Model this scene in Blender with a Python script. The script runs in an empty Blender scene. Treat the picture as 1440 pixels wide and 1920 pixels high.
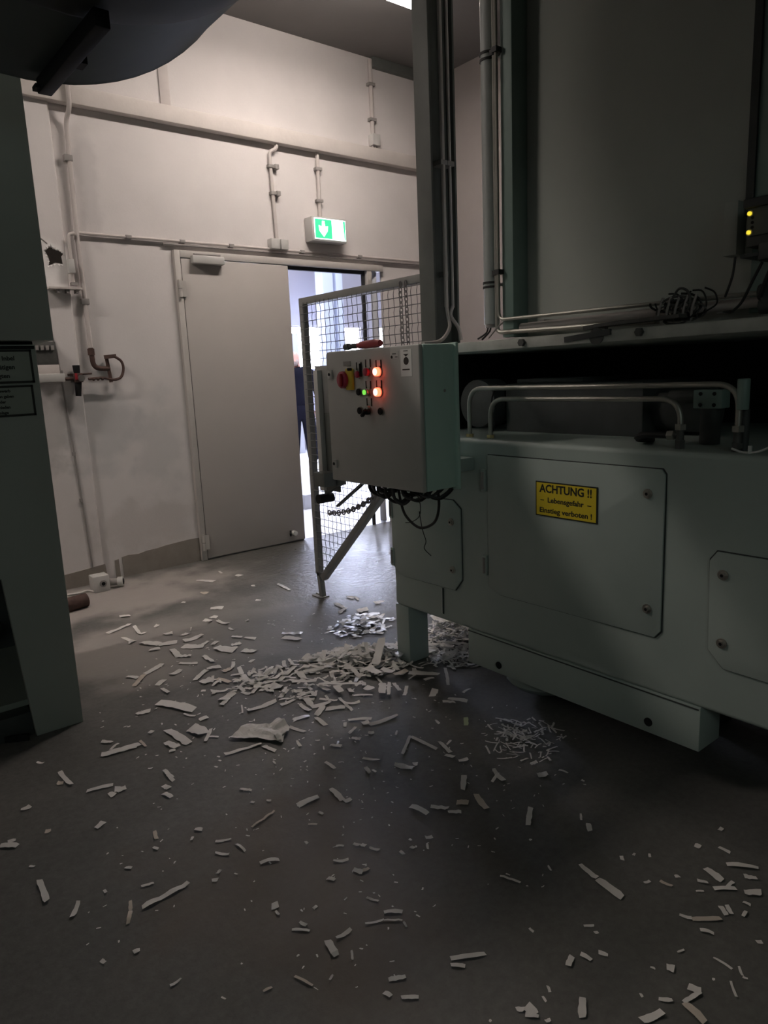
import bpy, bmesh, math, random
from mathutils import Vector, Matrix, noise as mnoise

# ------------------------------------------------------------------ camera
S = bpy.context.scene
COL = S.collection
FPX = 1329.67
YAW, PITCH, ROLL = 0.670832625, 0.190998082, 0.0431914915
cy, sy, cp, sp = math.cos(YAW), math.sin(YAW), math.cos(PITCH), math.sin(PITCH)
fwd = Vector((sy * cp, cy * cp, -sp))
rt = Vector((cy, -sy, 0))
dn = fwd.cross(rt)
cr, sr = math.cos(ROLL), math.sin(ROLL)
right = cr * rt + sr * dn
down = cr * dn - sr * rt
cam_data = bpy.data.cameras.new('camera')
cam_data.sensor_fit = 'VERTICAL'
cam_data.sensor_height = 36.0
cam_data.lens = FPX / 1920 * 36.0
cam_data.clip_start = 0.02
cam = bpy.data.objects.new('camera', cam_data)
COL.objects.link(cam)
cam.matrix_world = Matrix(((right.x, -down.x, -fwd.x, 0), (right.y, -down.y, -fwd.y, 0),
                           (right.z, -down.z, -fwd.z, 1.4), (0, 0, 0, 1)))
S.camera = cam

# ------------------------------------------------------------------ world, light, exposure
W = bpy.data.worlds.new('world')
S.world = W
W.use_nodes = True
W.node_tree.nodes['Background'].inputs[0].default_value = (0.80, 0.88, 1.0, 1)
W.node_tree.nodes['Background'].inputs[1].default_value = 1.0
S.view_settings.view_transform = 'Standard'
S.view_settings.look = 'None'
S.view_settings.exposure = 0.0
S.view_settings.gamma = 1.0
S.view_settings.use_curve_mapping = False

LAMP_STRENGTH = 90.0          # radiance of the fluorescent batten near the door wall
OLD_LAMP_STRENGTH = 84.0      # the batten far left
WORN_LAMP_STRENGTH = 1.0      # nearly worn out batten between them
FILL_WATTS = 17.0              # added fill light on the wall behind the camera
FAR_WATTS = 460.0             # added overhead light that brightens the far room
WINDOW_STRENGTH = 80.0         # overcast daylight behind the far windows


def area_light(name, loc, target, size, watts, color):
    d = bpy.data.lights.new(name, 'AREA')
    d.shape = 'RECTANGLE'
    d.size, d.size_y = size
    d.energy = watts
    d.color = color
    o = bpy.data.objects.new(name, d)
    COL.objects.link(o)
    o.location = loc
    o.rotation_euler = (Vector(target) - Vector(loc)).to_track_quat('-Z', 'Y').to_euler()
    return o


area_light('rear_fill_light', (-1.5, -3.93, 2.9), (-1.5, 0, 2.6), (1.4, 0.9), FILL_WATTS, (0.84, 1.0, 0.92))  # unseen fill, added to brighten the faces turned towards the camera
area_light('far_fill_light', (5.8, 8.2, 4.9), (5.8, 8.2, 0), (5.0, 4.6), FAR_WATTS, (0.84, 0.87, 1.0))  # unseen helper light, added under the far room's closed ceiling

random.seed(7)

# ------------------------------------------------------------------ materials


def mat(name, color, rough=0.6, metal=0.0, var=0.0, scale=6.0, var2=None, bump=0.0, bscale=60.0, emit=None, estr=0.0,
        spec=0.5):
    m = bpy.data.materials.new(name)
    m.use_nodes = True
    nt = m.node_tree
    b = nt.nodes['Principled BSDF']
    b.inputs['Base Color'].default_value = (*color, 1)
    b.inputs['Roughness'].default_value = rough
    b.inputs['Metallic'].default_value = metal
    b.inputs['Specular IOR Level'].default_value = spec
    if var > 0:
        tc = nt.nodes.new('ShaderNodeNewGeometry')
        n = nt.nodes.new('ShaderNodeTexNoise')
        n.inputs['Scale'].default_value = scale
        n.inputs['Detail'].default_value = 6
        n.inputs['Roughness'].default_value = 0.62
        nt.links.new(tc.outputs['Position'], n.inputs['Vector'])
        r = nt.nodes.new('ShaderNodeValToRGB')
        r.color_ramp.elements[0].position = 0.3
        r.color_ramp.elements[1].position = 0.72
        c2 = var2 if var2 else tuple(c * (1 - var) for c in color)
        r.color_ramp.elements[0].color = (*c2, 1)
        r.color_ramp.elements[1].color = (*color, 1)
        nt.links.new(n.outputs['Fac'], r.inputs['Fac'])
        nt.links.new(r.outputs['Color'], b.inputs['Base Color'])
    if bump > 0:
        tc = nt.nodes.new('ShaderNodeNewGeometry')
        n = nt.nodes.new('ShaderNodeTexNoise')
        n.inputs['Scale'].default_value = bscale
        n.inputs['Detail'].default_value = 5
        nt.links.new(tc.outputs['Position'], n.inputs['Vector'])
        bp = nt.nodes.new('ShaderNodeBump')
        bp.inputs['Strength'].default_value = bump
        bp.inputs['Distance'].default_value = 0.01
        nt.links.new(n.outputs['Fac'], bp.inputs['Height'])
        nt.links.new(bp.outputs['Normal'], b.inputs['Normal'])
    if emit:
        b.inputs['Emission Color'].default_value = (*emit, 1)
        b.inputs['Emission Strength'].default_value = estr
    return m


def stain(m, center, radius, color, amount, stretch=(1, 1, 1), nscale=7.0):
    """a dirt mark of its own shape around a place on the surface, laid over the base colour"""
    nt = m.node_tree
    b = nt.nodes['Principled BSDF']
    src = b.inputs['Base Color'].links
    geo = nt.nodes.new('ShaderNodeNewGeometry')
    sub = nt.nodes.new('ShaderNodeVectorMath'); sub.operation = 'SUBTRACT'
    sub.inputs[1].default_value = center
    mul = nt.nodes.new('ShaderNodeVectorMath'); mul.operation = 'MULTIPLY'
    mul.inputs[1].default_value = [1 / (radius * s) for s in stretch]
    ln = nt.nodes.new('ShaderNodeVectorMath'); ln.operation = 'LENGTH'
    no = nt.nodes.new('ShaderNodeTexNoise'); no.inputs['Scale'].default_value = nscale
    no.inputs['Detail'].default_value = 6
    nt.links.new(geo.outputs['Position'], no.inputs['Vector'])
    nt.links.new(geo.outputs['Position'], sub.inputs[0])
    nt.links.new(sub.outputs[0], mul.inputs[0])
    nt.links.new(mul.outputs[0], ln.inputs[0])
    ad = nt.nodes.new('ShaderNodeMath'); ad.operation = 'ADD'
    ns = nt.nodes.new('ShaderNodeMath'); ns.operation = 'MULTIPLY_ADD'
    nt.links.new(no.outputs['Fac'], ns.inputs[0]); ns.inputs[1].default_value = 1.6; ns.inputs[2].default_value = -0.8
    nt.links.new(ln.outputs['Value'], ad.inputs[0]); nt.links.new(ns.outputs[0], ad.inputs[1])
    mr = nt.nodes.new('ShaderNodeMapRange'); mr.interpolation_type = 'SMOOTHSTEP'
    mr.inputs['From Min'].default_value = 0.35; mr.inputs['From Max'].default_value = 1.0
    mr.inputs['To Min'].default_value = amount; mr.inputs['To Max'].default_value = 0.0
    nt.links.new(ad.outputs[0], mr.inputs['Value'])
    mx = nt.nodes.new('ShaderNodeMix'); mx.data_type = 'RGBA'
    nt.links.new(mr.outputs[0], mx.inputs['Factor'])
    if src:
        nt.links.new(src[0].from_socket, mx.inputs['A'])
    else:
        mx.inputs['A'].default_value = b.inputs['Base Color'].default_value
    mx.inputs['B'].default_value = (*color, 1)
    nt.links.new(mx.outputs['Result'], b.inputs['Base Color'])


M = {}
M['plaster'] = mat('plaster', (0.73, 0.69, 0.68), 0.85, var=0.10, scale=1.7, bump=0.06, bscale=90)
stain(M['plaster'], (1.62, 5.25, 1.12), 0.42, (0.43, 0.44, 0.45), 0.45, (1, 3, 0.9))
stain(M['plaster'], (2.02, 5.25, 0.95), 0.35, (0.48, 0.48, 0.48), 0.4, (0.8, 3, 1.5))
stain(M['plaster'], (1.28, 5.25, 1.15), 0.22, (0.38, 0.37, 0.36), 0.6, (0.9, 3, 1.6))
stain(M['plaster'], (1.72, 5.25, 2.75), 0.30, (0.50, 0.47, 0.47), 0.5, (0.35, 3, 1.5))
stain(M['plaster'], (1.9, 5.25, 0.35), 0.45, (0.52, 0.48, 0.46), 0.5, (1.4, 3, 0.6))
stain(M['plaster'], (1.40, 5.25, 2.2), 0.20, (0.84, 0.82, 0.81), 0.8, (1, 3, 1))
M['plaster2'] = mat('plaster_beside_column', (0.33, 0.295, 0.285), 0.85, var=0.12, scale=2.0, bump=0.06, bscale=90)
M['wall_side'] = mat('wall_side', (0.42, 0.42, 0.41), 0.8, var=0.10, scale=1.5)
M['wall_dark'] = mat('wall_dark', (0.16, 0.16, 0.15), 0.85, var=0.10, scale=1.5)
M['wall_grey'] = mat('wall_grey', (0.45, 0.475, 0.44), 0.8, var=0.10, scale=1.5, bump=0.05, bscale=80)
M['ceiling'] = mat('ceiling_paint', (0.19, 0.18, 0.175), 0.9, var=0.1, scale=2)
M['beam'] = mat('beam_paint', (0.66, 0.61, 0.58), 0.85, var=0.12, scale=4, bump=0.08, bscale=50)
M['base_paint'] = mat('skirting_paint', (0.30, 0.265, 0.235), 0.8, var=0.2, scale=8, bump=0.05, bscale=40)
M['door'] = mat('door_paint', (0.50, 0.465, 0.44), 0.55, var=0.06, scale=2.2)
M['frame'] = mat('door_frame_paint', (0.54, 0.51, 0.48), 0.55, var=0.08, scale=5)
M['gasket'] = mat('gasket_rubber', (0.025, 0.025, 0.028), 0.8)
M['conduit'] = mat('conduit_paint', (0.58, 0.53, 0.51), 0.6, var=0.1, scale=9)
M['clip'] = mat('clip_grey', (0.30, 0.28, 0.27), 0.6)
M['pvc'] = mat('grey_plastic', (0.55, 0.54, 0.52), 0.5, var=0.05, scale=10)
M['hole'] = mat('hole_brick', (0.018, 0.013, 0.010), 0.95, var=0.4, scale=30)
M['black'] = mat('black_plastic', (0.012, 0.012, 0.013), 0.7, spec=0.25)
M['rubber'] = mat('black_rubber', (0.018, 0.017, 0.018), 0.6)
M['rust'] = mat('rusty_pipe', (0.10, 0.055, 0.045), 0.75, var=0.4, scale=25)
M['red'] = mat('red_plastic', (0.30, 0.02, 0.03), 0.4)
M['yellow'] = mat('yellow_plastic', (0.62, 0.43, 0.03), 0.45)
M['sign_yellow'] = mat('sign_yellow', (0.80, 0.62, 0.03), 0.45, var=0.06, scale=12)
M['ink'] = mat('black_ink', (0.015, 0.015, 0.012), 0.6)
M['sticker'] = mat('white_sticker', (0.72, 0.72, 0.70), 0.5)
M['machine'] = mat('machine_paint', (0.40, 0.47, 0.44), 0.5, var=0.10, scale=3.0, bump=0.03, bscale=120)
M['machine_dark'] = mat('machine_dark', (0.06, 0.066, 0.066), 0.6, var=0.3, scale=10)
M['grime'] = mat('grimy_steel', (0.10, 0.10, 0.095), 0.55, var=0.4, scale=14)
M['cab'] = mat('cabinet_paint', (0.50, 0.49, 0.47), 0.45, var=0.08, scale=5, bump=0.03, bscale=140)
M['cab_side'] = mat('cabinet_side_paint', (0.50, 0.68, 0.61), 0.5, var=0.06, scale=5)
M['green'] = mat('green_steel', (0.22, 0.31, 0.28), 0.5, var=0.12, scale=6)
M['column'] = mat('column_paint', (0.13, 0.14, 0.13), 0.55, var=0.2, scale=7)
M['guard'] = mat('guard_paint', (0.27, 0.27, 0.26), 0.5, var=0.12, scale=8)
M['wire'] = mat('mesh_wire', (0.20, 0.20, 0.21), 0.5, metal=0.3)
M['chain'] = mat('chain_steel', (0.22, 0.21, 0.21), 0.45, metal=0.6)
M['dusty'] = mat('dusty_hood_paint', (0.55, 0.56, 0.52), 0.8, var=0.3, scale=9)
M['steel'] = mat('plain_steel', (0.50, 0.48, 0.44), 0.35, metal=0.9, var=0.2, scale=12)
M['tube'] = mat('hydraulic_tube_steel', (0.42, 0.41, 0.37), 0.42, metal=0.7, var=0.15, scale=15)
M['drain'] = mat('grey_drain_pipe', (0.42, 0.45, 0.44), 0.5, var=0.12, scale=10)
M['brass'] = mat('dull_brass', (0.60, 0.48, 0.25), 0.35, metal=0.9)
M['press'] = mat('left_cabinet_paint', (0.36, 0.39, 0.355), 0.55, var=0.08, scale=3)
M['duct'] = mat('duct_steel', (0.105, 0.125, 0.122), 0.7, spec=0.3, var=0.15, scale=3)
M['duct_dark'] = mat('duct_near_part', (0.032, 0.037, 0.032), 0.8, var=0.2, scale=5)
M['plate'] = mat('sign_plate', (0.30, 0.33, 0.29), 0.4, var=0.05, scale=8)
M['paper'] = mat('paper', (0.78, 0.75, 0.72), 0.75, var=0.10, scale=20)
M['paper_warm'] = mat('paper_buff', (0.66, 0.58, 0.50), 0.8, var=0.15, scale=20)
M['paper_green'] = mat('paper_green', (0.45, 0.52, 0.33), 0.8)
M['foil'] = mat('glossy_paper', (0.80, 0.80, 0.82), 0.22, spec=0.8)
M['far_wall'] = mat('far_wall_paint', (0.31, 0.295, 0.315), 0.8, var=0.03, scale=1)
M['far_column'] = mat('far_column_paint', (0.42, 0.46, 0.58), 0.6)
M['far_grey'] = mat('far_grey', (0.45, 0.46, 0.50), 0.6)
M['lamp_body'] = mat('lamp_body', (0.75, 0.74, 0.70), 0.5)
M['lamp'] = mat('lamp_diffuser', (0.9, 0.9, 0.88), 0.5, emit=(1.0, 0.885, 0.80), estr=LAMP_STRENGTH)
M['lamp_old'] = mat('old_lamp_diffuser', (0.9, 0.9, 0.88), 0.5, emit=(1.0, 0.885, 0.80), estr=OLD_LAMP_STRENGTH)
M['lamp_worn'] = mat('worn_lamp_diffuser', (0.9, 0.9, 0.88), 0.5, emit=(1.0, 0.885, 0.80), estr=WORN_LAMP_STRENGTH)
M['window'] = mat('window_daylight', (0.9, 0.95, 1.0), 0.3, emit=(0.70, 0.76, 1.0), estr=WINDOW_STRENGTH)
M['exit_white'] = mat('exit_white', (0.9, 0.9, 0.9), 0.4, emit=(0.9, 1.0, 0.96), estr=1.3)
M['exit_green'] = mat('exit_green', (0.05, 0.5, 0.25), 0.4, emit=(0.05, 0.75, 0.33), estr=0.95)
M['led_red'] = mat('lit_red_lens', (0.9, 0.3, 0.2), 0.3, emit=(1.0, 0.10, 0.045), estr=5.0)
M['led_core'] = mat('lit_lens_core', (1.0, 0.8, 0.7), 0.3, emit=(1.0, 0.80, 0.72), estr=1.4)
M['led_green'] = mat('lit_green_lens', (0.3, 0.8, 0.2), 0.3, emit=(0.25, 1.0, 0.10), estr=0.75)
M['led_yellow'] = mat('lit_yellow_lens', (0.9, 0.8, 0.1), 0.3, emit=(1.0, 0.78, 0.05), estr=1.0)
M['red_lens'] = mat('dark_red_lens', (0.36, 0.02, 0.06), 0.3)
M['skin'] = mat('skin', (0.62, 0.36, 0.30), 0.6)
M['hair'] = mat('grey_hair', (0.35, 0.28, 0.26), 0.8)
M['navy'] = mat('navy_cloth', (0.010, 0.010, 0.018), 1.0, spec=0.1, var=0.2, scale=8)
M['shoe'] = mat('dark_shoe', (0.03, 0.03, 0.035), 0.6)


def floor_mat():
    m = bpy.data.materials.new('concrete_floor')
    m.use_nodes = True
    nt = m.node_tree
    b = nt.nodes['Principled BSDF']
    geo = nt.nodes.new('ShaderNodeNewGeometry')

    def nz(scale, detail=6, rough=0.6):
        n = nt.nodes.new('ShaderNodeTexNoise')
        n.inputs['Scale'].default_value = scale
        n.inputs['Detail'].default_value = detail
        n.inputs['Roughness'].default_value = rough
        nt.links.new(geo.outputs['Position'], n.inputs['Vector'])
        return n
    n1 = nz(1.1)
    r1 = nt.nodes.new('ShaderNodeValToRGB')
    r1.color_ramp.elements[0].position = 0.32; r1.color_ramp.elements[0].color = (0.100, 0.098, 0.092, 1)
    r1.color_ramp.elements[1].position = 0.70; r1.color_ramp.elements[1].color = (0.165, 0.160, 0.152, 1)
    nt.links.new(n1.outputs['Fac'], r1.inputs['Fac'])
    n2 = nz(38, 8, 0.75)
    r2 = nt.nodes.new('ShaderNodeValToRGB')
    r2.color_ramp.elements[0].position = 0.30; r2.color_ramp.elements[0].color = (0.72, 0.72, 0.72, 1)
    r2.color_ramp.elements[1].position = 0.66; r2.color_ramp.elements[1].color = (1.08, 1.08, 1.08, 1)
    nt.links.new(n2.outputs['Fac'], r2.inputs['Fac'])
    mx = nt.nodes.new('ShaderNodeMix'); mx.data_type = 'RGBA'; mx.blend_type = 'MULTIPLY'
    mx.inputs['Factor'].default_value = 1.0
    nt.links.new(r1.outputs['Color'], mx.inputs['A']); nt.links.new(r2.outputs['Color'], mx.inputs['B'])
    nt.links.new(mx.outputs['Result'], b.inputs['Base Color'])
    n3 = nz(2.3, 5, 0.6)
    mr = nt.nodes.new('ShaderNodeMapRange')
    mr.inputs['From Min'].default_value = 0.3; mr.inputs['From Max'].default_value = 0.7
    mr.inputs['To Min'].default_value = 0.50; mr.inputs['To Max'].default_value = 0.68
    nt.links.new(n3.outputs['Fac'], mr.inputs['Value'])
    # lane worn smooth by traffic through the door
    sb = nt.nodes.new('ShaderNodeVectorMath'); sb.operation = 'SUBTRACT'; sb.inputs[1].default_value = (3.0, 4.3, 0)
    ml = nt.nodes.new('ShaderNodeVectorMath'); ml.operation = 'MULTIPLY'; ml.inputs[1].default_value = (1 / 1.0, 1 / 1.5, 0)
    ln = nt.nodes.new('ShaderNodeVectorMath'); ln.operation = 'LENGTH'
    nt.links.new(geo.outputs['Position'], sb.inputs[0]); nt.links.new(sb.outputs[0], ml.inputs[0]); nt.links.new(ml.outputs[0], ln.inputs[0])
    m2 = nt.nodes.new('ShaderNodeMapRange'); m2.interpolation_type = 'SMOOTHSTEP'
    m2.inputs['From Min'].default_value = 0.3; m2.inputs['From Max'].default_value = 1.1
    m2.inputs['To Min'].default_value = 0.42; m2.inputs['To Max'].default_value = 1.0
    nt.links.new(ln.outputs['Value'], m2.inputs['Value'])
    mm = nt.nodes.new('ShaderNodeMath'); mm.operation = 'MULTIPLY'
    nt.links.new(mr.outputs[0], mm.inputs[0]); nt.links.new(m2.outputs[0], mm.inputs[1])
    nt.links.new(mm.outputs[0], b.inputs['Roughness'])
    bs = nt.nodes.new('ShaderNodeMapRange')
    bs.inputs['From Min'].default_value = 0.42; bs.inputs['From Max'].default_value = 1.0
    bs.inputs['To Min'].default_value = 0.85; bs.inputs['To Max'].default_value = 0.18
    nt.links.new(m2.outputs[0], bs.inputs['Value'])
    bp = nt.nodes.new('ShaderNodeBump')
    bp.inputs['Strength'].default_value = 0.2; bp.inputs['Distance'].default_value = 0.01
    nt.links.new(bs.outputs[0], bp.inputs['Strength'])
    n4 = nz(26, 5, 0.62)
    nt.links.new(n4.outputs['Fac'], bp.inputs['Height'])
    nt.links.new(bp.outputs['Normal'], b.inputs['Normal'])
    b.inputs['Specular IOR Level'].default_value = 0.42
    return m


M['floor'] = floor_mat()
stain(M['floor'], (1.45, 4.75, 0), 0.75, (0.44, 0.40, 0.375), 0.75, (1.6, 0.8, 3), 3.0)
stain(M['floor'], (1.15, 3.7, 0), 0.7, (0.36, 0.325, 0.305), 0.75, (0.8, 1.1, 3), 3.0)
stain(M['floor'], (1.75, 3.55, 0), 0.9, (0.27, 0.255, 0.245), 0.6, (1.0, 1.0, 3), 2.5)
stain(M['floor'], (0.95, 1.6, 0), 0.6, (0.115, 0.085, 0.065), 0.6, (1, 1, 3), 3.0)
M['far_floor'] = mat('far_floor_tile', (0.82, 0.82, 0.85), 0.35, var=0.04, scale=3)

# ------------------------------------------------------------------ mesh helpers
OFF = {}


class MB:
    def __init__(s):
        s.v, s.f = [], []

    def add(s, vs, fs):
        o = len(s.v)
        s.v += [Vector(p) for p in vs]
        s.f += [[i + o for i in f] for f in fs]
        return s

    def box(s, x0, y0, z0, x1, y1, z1):
        return s.add([(x0, y0, z0), (x1, y0, z0), (x1, y1, z0), (x0, y1, z0),
                      (x0, y0, z1), (x1, y0, z1), (x1, y1, z1), (x0, y1, z1)],
                     [(3, 2, 1, 0), (4, 5, 6, 7), (0, 1, 5, 4), (1, 2, 6, 5), (2, 3, 7, 6), (3, 0, 4, 7)])

    def bar(s, p0, p1, w, h, up=(0, 0, 1)):
        p0, p1 = Vector(p0), Vector(p1)
        d = (p1 - p0).normalized()
        a = d.cross(Vector(up))
        if a.length < 1e-4:
            a = d.cross(Vector((1, 0, 0)))
        a.normalize()
        b = a.cross(d)
        c = []
        for p in (p0, p1):
            for i, j in ((-1, -1), (1, -1), (1, 1), (-1, 1)):
                c.append(p + a * (w / 2 * i) + b * (h / 2 * j))
        return s.add(c, [(0, 1, 2, 3), (7, 6, 5, 4), (0, 4, 5, 1), (1, 5, 6, 2), (2, 6, 7, 3), (3, 7, 4, 0)])

    def prism(s, pts, axis, a0, a1):
        """closed polygon pts (2-D) pushed along an axis (0 x, 1 y, 2 z)"""
        def p3(p, a):
            q = [0, 0, 0]
            q[axis] = a
            o = [i for i in range(3) if i != axis]
            q[o[0]], q[o[1]] = p
            return q
        n = len(pts)
        vs = [p3(p, a0) for p in pts] + [p3(p, a1) for p in pts]
        fs = [list(range(n)), list(range(2 * n - 1, n - 1, -1))]
        for i in range(n):
            j = (i + 1) % n
            fs.append([i, i + n, j + n, j])
        return s.add(vs, fs)

    def tube(s, path, r, n=8, caps=True, closed=False):
        P = [Vector(p) for p in path]
        k = len(P)
        rs = r if isinstance(r, (list, tuple)) else [r] * k
        rings = []
        prev = None
        for i in range(k):
            if closed:
                t = P[(i + 1) % k] - P[i - 1]
            else:
                t = P[min(i + 1, k - 1)] - P[max(i - 1, 0)]
            if t.length < 1e-9:
                t = Vector((0, 0, 1))
            t.normalize()
            if prev is None:
                a = t.cross(Vector((0, 0, 1)))
                if a.length < 1e-3:
                    a = t.cross(Vector((1, 0, 0)))
            else:
                a = prev - t * prev.dot(t)
            a.normalize()
            prev = a
            b = t.cross(a)
            rings.append([P[i] + (a * math.cos(2 * math.pi * j / n) + b * math.sin(2 * math.pi * j / n)) * rs[i]
                          for j in range(n)])
        vs = [v for rg in rings for v in rg]
        fs = []
        m = k if closed else k - 1
        for i in range(m):
            i2 = (i + 1) % k
            for j in range(n):
                j2 = (j + 1) % n
                fs.append([i * n + j, i * n + j2, i2 * n + j2, i2 * n + j])
        if caps and not closed:
            fs.append(list(range(n - 1, -1, -1)))
            fs.append([(k - 1) * n + j for j in range(n)])
        return s.add(vs, fs)

    def cyl(s, p0, p1, r, n=16, r2=None):
        return s.tube([p0, p1], [r, r if r2 is None else r2], n)

    def build(s, name, m, parent=None, bevel=0.0, smooth=True, segs=2):
        me = bpy.data.meshes.new(name)
        off = OFF[parent.name] if parent else None
        if off is None:
            xs = [v.x for v in s.v]; ys = [v.y for v in s.v]; zs = [v.z for v in s.v]
            off = Vector(((min(xs) + max(xs)) / 2, (min(ys) + max(ys)) / 2, min(zs)))
        me.from_pydata([v - off for v in s.v], [], s.f)
        bm = bmesh.new()
        bm.from_mesh(me)
        bmesh.ops.recalc_face_normals(bm, faces=bm.faces)
        if bevel > 0:
            es = [e for e in bm.edges if len(e.link_faces) == 2 and e.calc_face_angle(0) > 0.5]
            bmesh.ops.bevel(bm, geom=es, offset=bevel, segments=segs, profile=0.5, affect='EDGES', clamp_overlap=True)
        bm.to_mesh(me)
        bm.free()
        if smooth:
            me.shade_smooth()
            me.set_sharp_from_angle(angle=math.radians(38))
        me.materials.append(M[m])
        o = bpy.data.objects.new(name, me)
        COL.objects.link(o)
        if parent:
            o.parent = parent
        else:
            o.location = off
        OFF[o.name] = off.copy()
        return o


def tag(o, label=None, cat=None, group=None, kind=None):
    if label: o['label'] = label
    if cat: o['category'] = cat
    if group: o['group'] = group
    if kind: o['kind'] = kind
    return o


def thing(name, loc, label, cat, group=None):
    o = bpy.data.objects.new(name, None)
    o.empty_display_size = 0.1
    COL.objects.link(o)
    o.location = loc
    OFF[o.name] = Vector(loc)
    return tag(o, label, cat, group)


def struct(name, mb, m, bevel=0.0, label=None):
    o = mb.build(name, m, None, bevel)
    return tag(o, label, None, None, 'structure')


def smooth_path(pts, n=6):
    P = [Vector(p) for p in pts]
    out = []
    for i in range(len(P) - 1):
        p0 = P[max(i - 1, 0)]; p1 = P[i]; p2 = P[i + 1]; p3 = P[min(i + 2, len(P) - 1)]
        for k in range(n):
            t = k / n
            out.append(0.5 * ((2 * p1) + (p2 - p0) * t + (2 * p0 - 5 * p1 + 4 * p2 - p3) * t * t
                              + (3 * p1 - p0 - 3 * p2 + p3) * t ** 3))
    out.append(P[-1])
    return out


def round_path(pts, r, n=6):
    """polyline with rounded corners, as a bent pipe"""
    P = [Vector(p) for p in pts]
    out = [P[0]]
    for i in range(1, len(P) - 1):
        a = (P[i - 1] - P[i]); b = (P[i + 1] - P[i])
        ra = min(r, a.length * 0.49, b.length * 0.49)
        a = P[i] + a.normalized() * ra
        b = P[i] + b.normalized() * ra
        for k in range(n + 1):
            t = k / n
            out.append(a * (1 - t) ** 2 + P[i] * 2 * t * (1 - t) + b * t * t)
    out.append(P[-1])
    return out


def text(name, body, size, origin, xdir, ydir, m, parent, bold=0.0, align='CENTER', width=None, depth=0.0006):
    cu = bpy.data.curves.new(name, 'FONT')
    cu.body = body
    cu.size = size
    cu.align_x = align
    cu.align_y = 'CENTER'
    cu.offset = bold
    cu.extrude = depth / 2
    cu.resolution_u = 3
    to = bpy.data.objects.new(name + '_tmp', cu)
    COL.objects.link(to)
    bpy.context.view_layer.update()
    dg = bpy.context.evaluated_depsgraph_get()
    me = bpy.data.meshes.new_from_object(to.evaluated_get(dg))
    bpy.data.objects.remove(to)
    bpy.data.curves.remove(cu)
    X, Y = Vector(xdir), Vector(ydir)
    N = X.cross(Y)
    sx = 1.0
    if width:
        xs = [v.co.x for v in me.vertices]
        sx = width / max(1e-6, max(xs) - min(xs))
    off = OFF[parent.name]
    for v in me.vertices:
        v.co = Vector(origin) + X * (v.co.x * sx) + Y * v.co.y + N * v.co.z - off
    me.materials.clear()
    me.materials.append(M[m])
    o = bpy.data.objects.new(name, me)
    COL.objects.link(o)
    o.parent = parent
    OFF[o.name] = off.copy()
    return o

# ================================================================== STRUCTURE
YW = 5.25
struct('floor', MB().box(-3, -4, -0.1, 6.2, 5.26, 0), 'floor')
struct('floor_far', MB().box(-3, 5.26, -0.1, 12, 14, 0.0), 'far_floor')
wb = MB()
wb.box(-3, YW, 0, 2.30, YW + 0.25, 4.3)
wb.box(4.45, YW, 0, 6.2, YW + 0.25, 4.3)
wb.box(4.252, YW, 0, 4.45, YW + 0.02, 2.37)
wb.box(2.30, YW, 2.37, 4.45, YW + 0.25, 4.3)
wall_back = struct('wall_back', wb, 'plaster')
struct('ceiling', MB().box(-3, -4, 4.08, 6.2, YW, 4.3), 'ceiling')
struct('wall_left', MB().box(-3.2, -4, 0, -3, 5.5, 4.3), 'wall_side')
struct('wall_front', MB().box(-3.2, -4.2, 0, 6.2, -4, 4.3), 'wall_dark')
wr = struct('wall_right', MB().box(5.0, -4, 0, 5.2, YW, 4.3), 'plaster2')
struct('wall_machine', MB().box(2.502, -2.2, 1.53, 2.64, 2.125, 4.08), 'wall_grey')
# ledge beam across the door wall
beam = struct('trim_1', MB().box(-3, YW - 0.075, 3.23, 5.0, YW, 3.342), 'beam', bevel=0.006)
# masonry pier at the left end of the wall, joint strip above the ledge
struct('trim_2', MB().prism([(1.05, YW), (1.05, YW - 0.03), (1.505, YW - 0.03), (1.52, YW)], 2, 0.0, 3.23), 'plaster')
struct('trim_3', MB().box(2.29, YW - 0.012, 3.342, 2.365, YW, 4.08), 'conduit', bevel=0.003)
# painted skirting with a broken upper edge
pts = [(1.655, 0.0), (1.655, 0.150), (1.70, 0.158), (1.78, 0.152), (1.85, 0.165), (1.93, 0.168), (2.0, 0.178), (2.1, 0.185),
       (2.2, 0.190), (2.27, 0.188), (2.27, 0.0)]
struct('baseboard_back', MB().prism(pts, 1, YW - 0.008, YW), 'base_paint')
struct('baseboard_pier', MB().prism([(1.05, 0), (1.05, 0.10), (1.2, 0.105), (1.40, 0.12), (1.52, 0.13), (1.53, 0)], 1,
                                    YW - 0.038, YW - 0.03), 'base_paint')
struct('baseboard_bit', MB().prism([(1.60, 0), (1.60, 0.135), (1.63, 0.14), (1.632, 0)], 1, YW - 0.007, YW), 'base_paint')
# cable trunking in the ceiling corner
struct('trim_4', MB().box(4.22, YW - 0.05, 4.0, 5.0, YW, 4.08), 'column', bevel=0.004)

# ---- double door: frame, left leaf shut, right half open
door = thing('door_1', (3.28, YW, 0), None, None)
door['kind'] = 'structure'
fr = MB()
fr.box(2.272, YW - 0.035, 0, 2.318, YW + 0.12, 2.37)
fr.box(2.318, YW - 0.035, 2.318, 4.25, YW + 0.12, 2.37)
fr.box(4.066, YW - 0.03, 2.19, 4.122, YW + 0.03, 2.318)
fr.build('door_frame', 'frame', door, 0.004)
hx, hy, ux, uy = 4.166, YW + 0.01, 0.62, 0.785
MB().bar((hx, hy, 1.165), (hx + ux * 0.85, hy + uy * 0.85, 1.165), 0.058, 2.29).build('door_leaf', 'far_grey', door, 0.004)
gk = MB()
gk.box(3.248, YW + 0.0, 2.288, 4.062, YW + 0.03, 2.318)
gk.box(4.03, YW + 0.0, 0, 4.062, YW + 0.015, 2.288)
gk.build('door_seal', 'gasket', door)
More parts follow.
